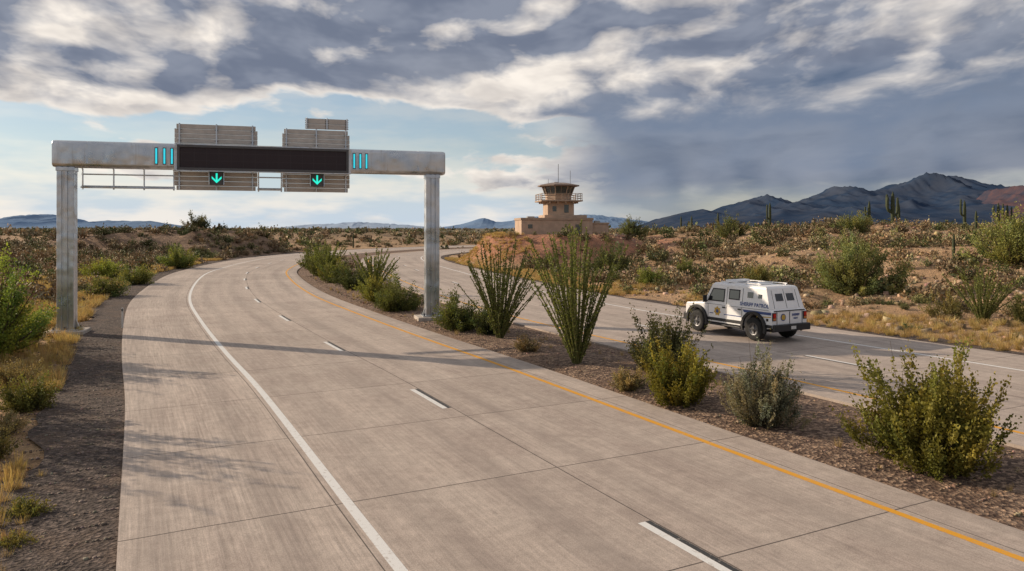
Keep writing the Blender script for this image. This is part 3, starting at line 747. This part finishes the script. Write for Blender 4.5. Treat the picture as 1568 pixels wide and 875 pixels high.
boxes('led_bars', [(u-.045,u+.045,-.50,-.452,8.98,9.80) for u in (4.35,4.75,5.12,14.78,15.13,15.48)], MCY, G, .01)
boxes('led_bar_bezels', [(u-.085,u+.085,-.475,-.449,8.93,9.85) for u in (4.35,4.75,5.12,14.78,15.13,15.48)], MDARK, G)
def sign_panel(nm, x0, x1, z0, z1):
    h = .26; n = int((z1-z0)/h); lst = []
    for i in range(n):
        a = z0+(z1-z0)*i/n; bb = z0+(z1-z0)*(i+1)/n
        ins = .10 if i in (0, n-1) else 0
        lst.append((x0+ins, x1-ins, .62, .70, a+.014, bb-.014))
        lst.append((x0+.02+ins, x1-.02-ins, .64, .69, a-.001 if i else a+.03, a+.013))
    boxes(nm, lst, MSIGN, G, .012)
    L = x1-x0
    boxes(nm+'_stiffeners', [(x0+L*q-.04, x0+L*q+.04, .50, .618, z0+.02, z1+.02) for q in (.06, .5, .94)], MG, G, .01)
    boxes(nm+'_clips', [(x0+L*q-.09, x0+L*q+.09, .585, .622, z0+(z1-z0)*(i+.5)/6-.02, z0+(z1-z0)*(i+.5)/6+.02) for q in (.06, .5, .94) for i in range(6)], MDARK, G)
sign_panel('panel_a', 5.1, 9.45, 7.62, 11.32); sign_panel('panel_b', 10.8, 14.6, 7.6, 11.25); sign_panel('panel_c', 12.0, 14.6, 11.28, 11.92)
rails = []
for a, bq in ((.5, 5.1), (9.45, 10.8)):
    for z in (7.78, 8.42): rails.append(([(a, .75, z), ((a+bq)/2, .75, z), (bq, .75, z)], .04))
    n = 4 if bq-a > 2 else 2
    for i in range(n):
        x = a+.05+(bq-a-.1)*i/(n-1); rails.append(([(x, .75, 7.6), (x, .75, 8.1), (x, .75, 8.72)], .04))
        rails.append(([(x, .75, 8.7), (x, .5, 8.75), (x, .3, 8.8)], .03))
tubes_obj('catwalk_rails', rails, MG, G)
boxes('walkway', [(.5, 5.1, .5, 1.0, 7.68, 7.74), (9.45, 10.8, .5, 1.0, 7.68, 7.74)], MG, G)
for k_, u in enumerate((7.35, 12.72)):
    box('lane_signal_%d' % k_, u-.38, u+.38, -.2, .12, 7.9, 8.66, MDARK, G, .03)
    boxes('lane_signal_hood_%d' % k_, [(u-.40,u+.40,-.34,-.2,8.62,8.67),(u-.40,u-.36,-.34,-.2,7.9,8.618),(u+.36,u+.40,-.34,-.2,7.9,8.618)], MG, G, .004)
    tt = .045
    boxes('arrow_shaft_%d' % k_, [(u-tt,u+tt,-.225,-.203,8.12,8.54)], MGRN, G)
    for sg in (-1, 1):
        V = []; pts = [(u, 8.0), (u+sg*.25, 8.25), (u+sg*.25, 8.37), (u, 8.12)]
        for yv in (-.228, -.206):
            for p in pts: V.append((p[0], yv, p[1]))
        mobj('arrow_head_%d' % k_, V, [(0,1,2,3),(7,6,5,4),(0,4,5,1),(1,5,6,2),(2,6,7,3),(3,7,4,0)], MGRN, G)
    boxes('lane_signal_bracket_%d' % k_, [(u-.06,u+.06,-.05,.05,8.6,8.75)], MG, G)
DP = empty('delineator_post', (-21.6, 41.0, 0))
box('stake', -.05, .05, -.015, .015, -.1, 1.1, simple_mat('white_plastic', (.6,.6,.58), .5), DP, .005)
box('reflector', -.045, .045, -.02, -.0155, .9, 1.04, simple_mat('reflector_dark', (.1,.1,.1), .3), DP)

# ------------------------------------------------------------------ guard tower
MST = simple_mat('tan_stucco', (.47,.345,.255), .9, 0, .12, 1.2, dirt=((.27,.19,.13), .5))
MST2 = simple_mat('tan_trim', (.38,.28,.205), .85, 0, .12, 2)
MGL = simple_mat('tower_glass', (.05,.065,.07), .12, 0, .05, 1, spec=.8)
MRF = simple_mat('roof_metal', (.24,.18,.145), .6, .2)
GT = empty('guard_tower', (7.2, 115, 4.6), R(8))
box('lower_block', -6.3, 4.7, -3.2, 3.6, -.8, 2.15, MST, GT, .05)
boxes('lower_parapet', [(-6.4,4.8,-3.3,-3.05,2.15,2.5),(-6.4,4.8,3.45,3.7,2.15,2.5),(-6.4,-6.15,-3.049,3.449,2.15,2.5),(4.55,4.8,-3.049,3.449,2.15,2.5)], MST2, GT, .02)
box('upper_block', -2.6, 4.0, -2.3, 3.0, 2.152, 2.95, MST, GT, .04)
box('annex', 4.75, 7.4, -2.4, 2.6, -.8, 1.55, MST, GT, .04)
boxes('annex_parapet', [(4.82,7.5,-2.5,-2.3,1.55,1.8),(7.3,7.5,-2.299,2.6,1.55,1.8)], MST2, GT, .02)
box('shaft', -2.05, 2.05, -2.0, 2.0, 2.9, 5.0, MST, GT, .06)
boxes('shaft_windows', [(-1.3,-.7,-2.03,-1.99,3.5,4.3),(.5,1.2,-2.03,-1.99,3.3,4.5)], MGL, GT)
boxes('lower_windows', [(-5.3,-4.6,-3.23,-3.19,.9,1.5),(2.0,2.8,-3.23,-3.19,-.2,1.5)], MGL, GT)
boxes('corbels', [(x-.1,x+.1,-2.8,-2.002,4.72,5.0) for x in (-1.8,-.6,.6,1.8)]+[(-2.8,-2.052,y-.1,y+.1,4.72,5.0) for y in (-1.5,0,1.5)]+[(2.052,2.8,y-.1,y+.1,4.72,5.0) for y in (-1.5,0,1.5)], MST2, GT)
box('balcony_deck', -3.2, 3.2, -3.0, 3.0, 5.0, 5.2, MST2, GT, .02)
rl = []
for z in (5.5, 5.85, 6.2):
    rl.append(([(-3.1,-2.9,z),(0,-2.9,z),(3.1,-2.9,z)], .04)); rl.append(([(-3.1,2.9,z),(0,2.9,z),(3.1,2.9,z)], .04))
    rl.append(([(-3.1,-2.9,z),(-3.1,0,z),(-3.1,2.9,z)], .04)); rl.append(([(3.1,-2.9,z),(3.1,0,z),(3.1,2.9,z)], .04))
for x in np.linspace(-3.1, 3.1, 7):
    for y in (-2.9, 2.9): rl.append(([(x,y,5.2),(x,y,5.7),(x,y,6.22)], .045))
for y in np.linspace(-1.9, 1.9, 3):
    for x in (-3.1, 3.1): rl.append(([(x,y,5.2),(x,y,5.7),(x,y,6.22)], .045))
tubes_obj('balcony_railing', rl, MST2, GT, 6)
def octa(r_, z): return [(r_*math.cos(R(22.5+45*k)), r_*math.sin(R(22.5+45*k)), z) for k in range(8)]
def loft(nm, rings, mat, bevel=0):
    V = []; F = []
    for q in rings: V += q
    for i in range(len(rings)-1):
        for j in range(8): F.append((i*8+j, i*8+(j+1) % 8, (i+1)*8+(j+1) % 8, (i+1)*8+j))
    F.append(tuple(range(8))); F.append(tuple(range(len(V)-8, len(V))))
    return mobj(nm, V, F, mat, GT, bevel)
loft('cab_wall', [octa(2.05, 5.202), octa(2.05, 6.1)], MST, .02)
loft('cab_glass', [octa(2.0, 6.1), octa(2.45, 7.3)], MGL)
ml = []
for a, bq in zip(octa(2.08, 6.1), octa(2.55, 7.32)):
    ml.append(([a, tuple((Vector(a)+Vector(bq))/2), bq], .08))
for k_ in range(8):
    a0, a1 = Vector(octa(2.08, 6.1)[k_]), Vector(octa(2.08, 6.1)[(k_+1) % 8]); b0, b1 = Vector(octa(2.5, 7.3)[k_]), Vector(octa(2.5, 7.3)[(k_+1) % 8])
    ml.append(([tuple((a0+a1)/2), tuple((a0+a1+b0+b1)/4), tuple((b0+b1)/2)], .04))
tubes_obj('cab_mullions', ml, MST2, GT, 6)
loft('cab_sill', [octa(2.2, 6.05), octa(2.2, 6.16)], MST2)
loft('cab_roof', [octa(2.6, 7.3), octa(3.3, 7.4), octa(3.3, 7.58), octa(1.4, 7.95)], MRF)
tubes_obj('antennas', [([(0,0,7.9),(0,0,9.2),(0,0,10.9)], .045),([(1.9,0,7.6),(1.9,0,8.8),(1.9,0,9.9)], .035),([(-1.5,.4,7.6),(-1.5,.4,8.0),(-1.5,.4,8.6)], .03)], MDARK, GT, 5)
boxes('rooftop_units', [(-5.0,-3.9,-1,0.2,2.15,2.75),(5.6,6.4,-1,0,1.55,2.1),(-.5,.2,.6,1.3,7.7,8.15)], simple_mat('hvac', (.35,.34,.33), .6), GT, .03)

# ------------------------------------------------------------------ armoured police truck (local +Y forward)
CARP = simple_mat('white_vehicle_paint', (.83,.83,.83), .3, 0, .02, 2, dirt=((.55,.50,.43), .25), spec=.5)
BLKP = simple_mat('black_plastic', (.022,.022,.024), .55, 0, .1)
GLS = simple_mat('vehicle_glass', (.012,.014,.018), .08, 0, .05, 1, spec=.9)
TYR = simple_mat('tyre_rubber', (.02,.02,.02), .85, 0, .15, 9)
RIM = simple_mat('dark_alloy', (.12,.12,.125), .4, .7, .1)
BLU = simple_mat('blue_decal', (.05,.09,.26), .4, 0, .05)
GOLD = simple_mat('gold_decal', (.55,.36,.06), .4, 0, .1)
REDL = simple_mat('tail_lamp_red', (.5,.012,.01), .2, 0, .05, 4)
AMB = simple_mat('amber_lamp', (.6,.2,.05), .3)
T_ = empty('armored_police_truck', (11.9, 38.3, ZR), math.atan2(.48, .87)); T_.scale = (1.06, 1.06, 1.08)
WF, WR_, WZ = 1.86, -1.83, .53
def arc(cy, r_, a0, a1, n=12): return [(cy+r_*math.cos(R(a0+(a1-a0)*k/n)), .58+r_*math.sin(R(a0+(a1-a0)*k/n))) for k in range(n+1)]
HW = 1.14; BELT = 1.46; TAP = .13
outl = [(2.6,.66),(2.70,.85),(2.70,1.24),(2.62,1.38),(1.45,BELT),(-2.76,BELT),(-2.87,1.36),(-2.88,.66)]
outl += arc(WR_, .63, 180, 0)+arc(WF, .63, 180, 0)
n = len(outl)
V = [(-HW, p[0], p[1]) for p in outl]+[(HW, p[0], p[1]) for p in outl]
F = [tuple(range(n)), tuple(range(2*n-1, n-1, -1))]+[(i, (i+1) % n, n+(i+1) % n, n+i) for i in range(n)]
mobj('lower_body', V, F, CARP, T_, .025)
def hw(z): return HW-.012-(z-BELT)*TAP
RZ = 2.46; ZT = 2.38
FY0, FY1, RY0, RY1 = 1.42, .92, -2.75, -2.46
def ring(z, yf, yr): w = hw(z); return [(-w,yf,z),(w,yf,z),(w,yr,z),(-w,yr,z)]
rings = [ring(BELT-.05,FY0+.03,RY0), ring(BELT+.02,FY0,RY0+.005), ring(ZT,FY1,RY1), ring(RZ,FY1-.10,RY1+.10)]
V = sum(rings, []); V[-4:] = [(x*.94, y, z) for x, y, z in V[-4:]]
F = [(0,1,2,3),(12,13,14,15)]+[(i*4+j, i*4+(j+1) % 4, (i+1)*4+(j+1) % 4, (i+1)*4+j) for i in range(3) for j in range(4)]
mobj('cabin', V, F, CARP, T_, .022)
def yfront(z): return FY0+(z-BELT-.02)*(FY1-FY0)/(ZT-BELT-.02)
def yrear(z): return RY0+.005+(z-BELT-.02)*(RY1-RY0-.005)/(ZT-BELT-.02)
def side_patch(nm, pts, mat, d=.012, sides=(-1, 1)):
    for sg in sides:
        V = [(sg*(hw(z) if z > BELT else HW)+sg*.001, y, z) for y, z in pts]+[(sg*((hw(z) if z > BELT else HW)+d), y, z) for y, z in pts]
        n = len(pts); mobj(nm, V, [tuple(range(n)), tuple(range(n, 2*n))]+[(i, (i+1) % n, n+(i+1) % n, n+i) for i in range(n)], mat, T_)
side_patch('front_door_frame', [(1.18,1.58),(.86,2.20),(.04,2.20),(.04,1.58)], BLKP, .006)
side_patch('front_door_window', [(1.08,1.64),(.81,2.15),(.10,2.15),(.10,1.64)], GLS, .012)
side_patch('rear_door_window_frame', [(-.22,1.74),(-.22,2.22),(-.92,2.22),(-.92,1.74)], BLKP, .006)
side_patch('rear_door_window', [(-.28,1.79),(-.28,2.17),(-.86,2.17),(-.86,1.79)], GLS)
side_patch('side_window', [(-1.38,1.90),(-1.38,2.16),(-1.72,2.16),(-1.72,1.90)], GLS)
side_patch('gun_port', [(-2.02,1.92),(-2.02,2.10),(-2.24,2.10),(-2.24,1.92)], GLS)
side_patch('sill_cladding', [(1.16,.66),(1.16,.80),(-1.14,.80),(-1.14,.66)], BLKP, .02)
side_patch('rear_cladding', [(-2.5,.66),(-2.47,.80),(-2.88,.80),(-2.88,.66)], BLKP, .02)
for yy_ in (1.12, -.09, -1.08):
    side_patch('door_seam', [(yy_,.82),(yy_,1.44),(yy_-.025,1.44),(yy_-.025,.82)], BLKP, .003)
    if yy_ < 1: side_patch('door_seam_upper', [(yy_,1.48),(yy_,2.3),(yy_-.025,2.3),(yy_-.025,1.48)], BLKP, .003)
side_patch('belt_seam', [(1.4,1.425),(1.4,1.44),(-2.7,1.44),(-2.7,1.425)], BLKP, .002)
side_patch('door_handle', [(.14,1.30),(.14,1.36),(-.04,1.36),(-.04,1.30)], BLKP, .03)
side_patch('door_handle', [(-.86,1.30),(-.86,1.36),(-1.04,1.36),(-1.04,1.30)], BLKP, .03)
side_patch('blue_stripe', [(-1.25,1.23),(-1.12,1.35),(-2.84,1.35),(-2.84,1.23)], BLU, .005)
side_patch('blue_stripe_front', [(1.0,.98),(1.0,1.02),(.75,1.02),(.75,.98)], BLU, .005)
side_patch('blue_stripe_door', [(.05,.98),(.05,1.02),(-1.05,1.02),(-1.05,.98)], BLU, .005)
side_patch('stripe_sweep', [(-2.0,1.08),(-2.0,1.12),(-2.84,1.17),(-2.84,1.13)], GOLD, .005)
side_patch('fuel_port', [(-2.55,.95),(-2.55,1.07),(-2.68,1.07),(-2.68,.95)], BLKP, .005)
def star(cy, cz, r1, r2, n=7): return [(cy+(r1 if k % 2 == 0 else r2)*math.sin(math.pi*k/n), cz+(r1 if k % 2 == 0 else r2)*math.cos(math.pi*k/n)) for k in range(2*n)]
side_patch('badge', star(.48, 1.12, .24, .17), GOLD, .009); side_patch('badge_centre', star(.48, 1.12, .09, .085, 8), BLU, .012)
def text(nm, body, size, loc, rot, mat):
    cu = bpy.data.curves.new(nm, 'FONT'); cu.body = body; cu.size = size; cu.align_x = 'CENTER'; cu.extrude = .002; cu.offset = .006
    cu.materials.append(mat); ob = bpy.data.objects.new(nm, cu); ob.location = loc; ob.rotation_euler = rot; return link(ob, T_)
tilt = math.atan(TAP)
text('lettering', 'SHERIFF PATROL', .23, (-hw(1.56)-.010, -1.82, 1.53), (R(90)-tilt, 0, R(-90)), BLU)
text('lettering', 'SHERIFF PATROL', .23, (hw(1.56)+.010, -1.82, 1.53), (R(90)-tilt, 0, R(90)), BLU)
def cross_patch(nm, z0, z1, x0a, x1a, x0b, x1b, fy, mat, d):
    V = []
    for dd in (0.002*np.sign(d), d):
        V += [(x0a, fy(z0)+dd, z0), (x1a, fy(z0)+dd, z0), (x1b, fy(z1)+dd, z1), (x0b, fy(z1)+dd, z1)]
    mobj(nm, V, [(0,1,2,3),(7,6,5,4),(0,4,5,1),(1,5,6,2),(2,6,7,3),(3,7,4,0)], mat, T_)
cross_patch('windscreen', 1.58, 2.28, -.96, -.04, -.88, -.04, yfront, GLS, .015); cross_patch('windscreen', 1.58, 2.28, .04, .96, .04, .88, yfront, GLS, .015)
cross_patch('rear_window', 1.82, 2.14, -.60, -.12, -.58, -.12, yrear, GLS, -.015); cross_patch('rear_window', 1.82, 2.14, .12, .60, .12, .58, yrear, GLS, -.015)
cross_patch('rear_door_seam', .82, 1.36, -.012, .012, -.012, .012, lambda z: -2.872, BLKP, -.02)
cross_patch('rear_door_seam', 1.50, 2.32, -.012, .012, -.012, .012, yrear, BLKP, -.006)
for sg in (-1, 1):
    cross_patch('rear_door_edge', .82, 1.36, sg*.82-.01, sg*.82+.01, sg*.82-.01, sg*.82+.01, lambda z: -2.872, BLKP, -.02)
    cross_patch('rear_door_edge', 1.50, 2.30, sg*.80-.01, sg*.80+.01, sg*.76-.01, sg*.76+.01, yrear, BLKP, -.006)
    box('tail_lamp_bezel', min(sg*.88, sg*1.12), max(sg*.88, sg*1.12), -2.90, -2.86, .98, 1.34, BLKP, T_, .01)
    box('tail_lamp', min(sg*.92, sg*1.08), max(sg*.92, sg*1.08), -2.93, -2.90, 1.12, 1.31, REDL, T_, .01)
    box('tail_lamp_lower', min(sg*.92, sg*1.08), max(sg*.92, sg*1.08), -2.925, -2.90, 1.01, 1.10, AMB, T_, .01)
    box('headlamp', min(sg*.74, sg*1.08), max(sg*.74, sg*1.08), 2.62, 2.72, .92, 1.15, simple_mat('lamp_glass', (.7,.7,.7), .1), T_, .03)
    box('mirror', min(sg*1.18, sg*1.40), max(sg*1.18, sg*1.40), 1.12, 1.22, 1.50, 1.84, BLKP, T_, .03)
    boxes('mirror_arm', [(min(sg*1.08, sg*1.20), max(sg*1.08, sg*1.20), 1.15, 1.19, 1.54, 1.58)], BLKP, T_)
    box('side_step', min(sg*1.04, sg*1.27), max(sg*1.04, sg*1.27), -1.1, 1.1, .46, .54, BLKP, T_, .02)
    for cy in (WF, WR_):
        P0 = arc(cy, .615, 195, -15, 18); P1 = arc(cy, .75, 195, -15, 18)
        V = []; F = []
        m_ = len(P0)
        for x in (sg*(HW-.02), sg*(HW+.095)):
            V += [(x, p[0], p[1]) for p in P0]+[(x, p[0], p[1]) for p in P1]
        for k_ in range(m_-1):
            F += [(k_,k_+1,m_+k_+1,m_+k_),(2*m_+k_,2*m_+k_+1,3*m_+k_+1,3*m_+k_),(k_,k_+1,2*m_+k_+1,2*m_+k_),(m_+k_,m_+k_+1,3*m_+k_+1,3*m_+k_)]
        F += [(0,m_,3*m_,2*m_),(m_-1,2*m_-1,4*m_-1,3*m_-1)]
        mobj('fender_flare', V, F, BLKP, T_, .012)
        xo = sg*1.03
        pr = [(-.16,.28),(-.17,.45),(-.14,.51),(-.06,.53),(.06,.53),(.14,.51),(.17,.45),(.16,.28)]
        lathe_x('tyre', pr, TYR, T_, (xo, cy, WZ))
        lathe_x('rim', [(sg*.158,.29),(sg*.16,.26),(sg*.10,.22),(sg*.09,.10),(sg*.13,.085),(sg*.13,.0)], RIM, T_, (xo, cy, WZ), 24)
        boxes('rim_spokes', [(xo+sg*.11-.02, xo+sg*.11+.02, cy-.025, cy+.025, WZ-.26, WZ+.26),(xo+sg*.11-.019, xo+sg*.11+.019, cy-.26, cy+.26, WZ-.025, WZ+.025)], RIM, T_)
box('chassis', -.85, .85, -2.7, 2.4, .44, .76, BLKP, T_, .03)
boxes('axles', [(-.9,.9,WF-.06,WF+.06,.44,.56),(-.9,.9,WR_-.08,WR_+.08,.44,.60)], BLKP, T_)
box('wheel_well_fill', -.84, .84, -2.46, 2.46, .7, 1.16, BLKP, T_)
box('rear_bumper', -1.14, 1.14, -3.10, -2.89, .52, .82, BLKP, T_, .03)
box('front_bumper', -1.14, 1.14, 2.62, 2.90, .50, .86, BLKP, T_, .04)
box('grille', -.64, .64, 2.66, 2.74, .88, 1.20, BLKP, T_, .01)
box('licence_plate', -.16, .16, -3.115, -3.102, .60, .74, simple_mat('plate', (.6,.6,.58), .5), T_)
def disc(nm, cx, cz, r_, y, mat, n=20):
    V = [(cx+r_*math.cos(2*math.pi*k/n), yv, cz+r_*math.sin(2*math.pi*k/n)) for yv in (y, y+.012) for k in range(n)]
    mobj(nm, V, [tuple(range(n)), tuple(range(n, 2*n))]+[(k, (k+1) % n, n+(k+1) % n, n+k) for k in range(n)], mat, T_)
disc('rear_seal', -.42, 1.12, .16, -2.896, BLU); disc('rear_seal_gold', -.42, 1.12, .12, -2.902, GOLD)
text('rear_lettering', 'SHERIFF', .14, (.40, -2.888, 1.16), (R(90), 0, 0), BLU)
text('rear_unit_number', 'UNIT 7', .09, (.40, -2.888, 1.02), (R(90), 0, 0), BLU)
boxes('roof_rack', [(-.88,-.84,-2.0,.5,RZ+.05,RZ+.09),(.84,.88,-2.0,.5,RZ+.05,RZ+.09)]+[(s_*.86-.02, s_*.86+.02, y_-.03, y_+.03, RZ-.05, RZ+.055) for s_ in (-1,1) for y_ in (-1.9,-1.1,-.3,.4)], CARP, T_, .008)
box('light_bar', -.66, .66, .1, .42, RZ+.03, RZ+.15, CARP, T_, .03)
box('roof_hatch', -.4, .4, -1.5, -.8, RZ, RZ+.08, CARP, T_, .03)
box('light_bar_base', -.5, .5, .16, .36, RZ-.01, RZ+.032, BLKP, T_)
box('door_hinge_bar', -1.0, 1.0, -2.90, -2.86, 1.385, 1.43, BLKP, T_, .01)
tubes_obj('whip_antenna', [([(.5,-2.0,RZ),(.5,-2.05,RZ+.4),(.5,-2.15,RZ+.8)], .008)], BLKP, T_, 5)

# ------------------------------------------------------------------ sun & sky
el = R(21); dx, dy = .927, -.375
L = Vector((dx*math.cos(el), dy*math.cos(el), -math.sin(el)))
sd = bpy.data.lights.new('sun', 'SUN'); sd.energy = 5.0; sd.angle = R(.5); sd.color = (1.0, .82, .62)
so = bpy.data.objects.new('sun', sd); so.rotation_euler = L.to_track_quat('-Z', 'Y').to_euler(); so.location = (-30, 20, 40); link(so)
w = bpy.data.worlds.new('World'); scene.world = w; w.use_nodes = True
t = NT(w.node_tree); t.n.clear()
sky = t.new('ShaderNodeTexSky'); sky.sky_type = 'NISHITA'; sky.sun_disc = False; sky.sun_elevation = el
sky.sun_rotation = math.atan2(-dx, -dy); sky.air_density = 1.0; sky.dust_density = .5; sky.altitude = 400
bgs = t.new('ShaderNodeBackground'); t.l.new(sky.outputs[0], bgs.inputs[0]); bgs.inputs[1].default_value = .09
g = t.new('ShaderNodeTexCoord').outputs['Generated']; x, y, z = t.sep(g)
zp = t.m('MAXIMUM', z, 0.)
az = t.m('ARCTAN2', x, y)
U_ = t.m('DIVIDE', az, t.m('ADD', zp, .75)); V_ = t.m('MULTIPLY', t.m('LOGARITHM', t.m('ADD', zp, .20), 2.718), .95)
P = t.comb(U_, V_, 5.1)
wn = t.new('ShaderNodeTexNoise'); t.put(wn.inputs['Vector'], P); wn.inputs['Scale'].default_value = 6.; wn.inputs['Detail'].default_value = 2
wv = t.vm('MULTIPLY', t.vm('SUBTRACT', wn.outputs['Color'], (.5, .5, .5)), (.09, .07, 0))
P = t.vm('ADD', P, wv)
def cl(p):
    a = t.noise(p, 3.4, 6, .53, 0)
    vo = t.new('ShaderNodeTexVoronoi', feature='F1'); vo.voronoi_dimensions = '2D'; t.put(vo.inputs['Vector'], p); vo.inputs['Scale'].default_value = 10.
    return t.m('ADD', t.m('MULTIPLY', a, .92), t.m('MULTIPLY', t.m('SUBTRACT', .95, vo.outputs['Distance']), .075))
def blob(a0, z0, ra, rz, amp):
    d = t.m('ADD', t.m('POWER', t.m('ABSOLUTE', t.m('DIVIDE', t.m('SUBTRACT', az, a0), ra)), 2.), t.m('POWER', t.m('ABSOLUTE', t.m('DIVIDE', t.m('SUBTRACT', z, z0), rz)), 2.))
    return t.sm(d, 0, 1.6, amp, 0)
n1 = cl(P); n1b = cl(t.vm('ADD', P, (-.040, .045, 0))); n2 = t.noise(P, 1.3, 1, .5)
cov = t.m('ADD', t.m('MULTIPLY', n1, .8), t.m('MULTIPLY', n2, .2))
cov = t.m('ADD', cov, t.sm(z, .12, .21, -.065, .085))
for bb in ((-.46,.245,.24,.07,.08), (-.05,.27,.26,.07,.12), (-.30,.13,.26,.045,-.05), (.42,.25,.30,.07,.10), (.02,.185,.16,.035,.07), (-.52,.155,.14,.022,.07), (.02,.105,.13,.022,.075), (-.2,.075,.12,.02,.05)):
    cov = t.m('ADD', cov, blob(*bb))
mask = t.sm(cov, .480, .522); thick = t.sm(cov, .495, .575)
lit = t.m('ADD', .20, t.m('MULTIPLY', t.m('SUBTRACT', n1, n1b), 7.5))
for bb in ((.0,.195,.17,.035,.40), (.02,.105,.14,.03,.40), (.52,.29,.12,.05,.25), (-.52,.15,.17,.05,.38), (-.2,.08,.2,.03,.4)):
    lit = t.m('ADD', lit, blob(*bb))
lit = t.m('MINIMUM', t.m('MAXIMUM', lit, 0.), 1.)
det = t.noise(P, 11., 3, .6)
dk = t.mix(t.sm(det, .35, .65), (.17,.20,.275), (.26,.29,.365))
dk = t.mix(t.sm(n2, .42, .6), t.mix(.45, dk, (.40,.42,.47)), dk)
br = t.mix(t.sm(det, .3, .7), (.68,.63,.59), (1.0,.92,.83))
dark_amt = t.m('MULTIPLY', thick, t.m('SUBTRACT', 1.15, t.m('MULTIPLY', lit, 1.15)), clamp=True)
cc = t.mix(dark_amt, br, dk)
ns = n2
xs = t.m('ADD', az, t.m('MULTIPLY', t.m('SUBTRACT', n1, .5), .30))
zs = t.m('ADD', z, t.m('MULTIPLY', t.m('SUBTRACT', n1, .5), .22))
storm = t.m('MULTIPLY', t.sm(xs, .0, .17), t.m('MULTIPLY', t.sm(zs, -.01, .05), t.sm(zs, .165, .215, 1, 0)))
slate = t.mix(t.sm(n1, .38, .62), (.08,.125,.21), (.185,.235,.33))
shaft = t.m('MULTIPLY', t.sm(t.noise(t.comb(t.m('ADD', t.m('MULTIPLY', az, 14.), t.m('MULTIPLY', z, 3.)), t.m('MULTIPLY', z, 2.), 0.), 1.0, 1, .5), .3, .7), t.m('MULTIPLY', t.sm(z, .05, .15, 1, 0), t.sm(az, .04, .16)))
slate = t.mix(t.m('MULTIPLY', shaft, .6), slate, (.30,.33,.40))
cc2 = t.mix(t.m('MULTIPLY', storm, .93), cc, slate)
mask2 = t.m('MAXIMUM', mask, storm)
lown = t.sm(t.noise(t.comb(t.m('MULTIPLY', az, 6.), t.m('MULTIPLY', z, 24.), 1.), 1.0, 4, .55), .4, .62)
hz = t.mix(t.sm(az, -.05, .30), t.mix(lown, (.56,.66,.77), (.88,.84,.80)), t.mix(lown, (.20,.25,.35), (.52,.46,.47)))
low = t.m('MULTIPLY', t.sm(z, .0, .17, 1, 0), t.sm(az, .0, .35, .95, .35))
bgc = t.new('ShaderNodeBackground'); t.put(bgc.inputs[0], cc2); bgc.inputs[1].default_value = 1.0
bgh = t.new('ShaderNodeBackground'); t.put(bgh.inputs[0], hz); bgh.inputs[1].default_value = 1
mxa = t.new('ShaderNodeMixShader'); t.put(mxa.inputs[0], t.m('MAXIMUM', low, .3)); t.l.new(bgs.outputs[0], mxa.inputs[1]); t.l.new(bgh.outputs[0], mxa.inputs[2])
mx = t.new('ShaderNodeMixShader'); t.put(mx.inputs[0], t.m('MULTIPLY', mask2, t.sm(z, .0, .07, .25, 1.0))); t.l.new(mxa.outputs[0], mx.inputs[1]); t.l.new(bgc.outputs[0], mx.inputs[2])
out = t.new('ShaderNodeOutputWorld'); t.l.new(mx.outputs[0], out.inputs[0])

# ------------------------------------------------------------------ camera
cd = bpy.data.cameras.new('camera'); cd.lens = 26.0; cd.sensor_width = 36; cd.shift_y = -.0558; cd.clip_end = 30000; cd.clip_start = .1
co = bpy.data.objects.new('camera', cd); co.location = (0, 0, 5.5); co.rotation_euler = (R(90), 0, 0); link(co)
scene.camera = co
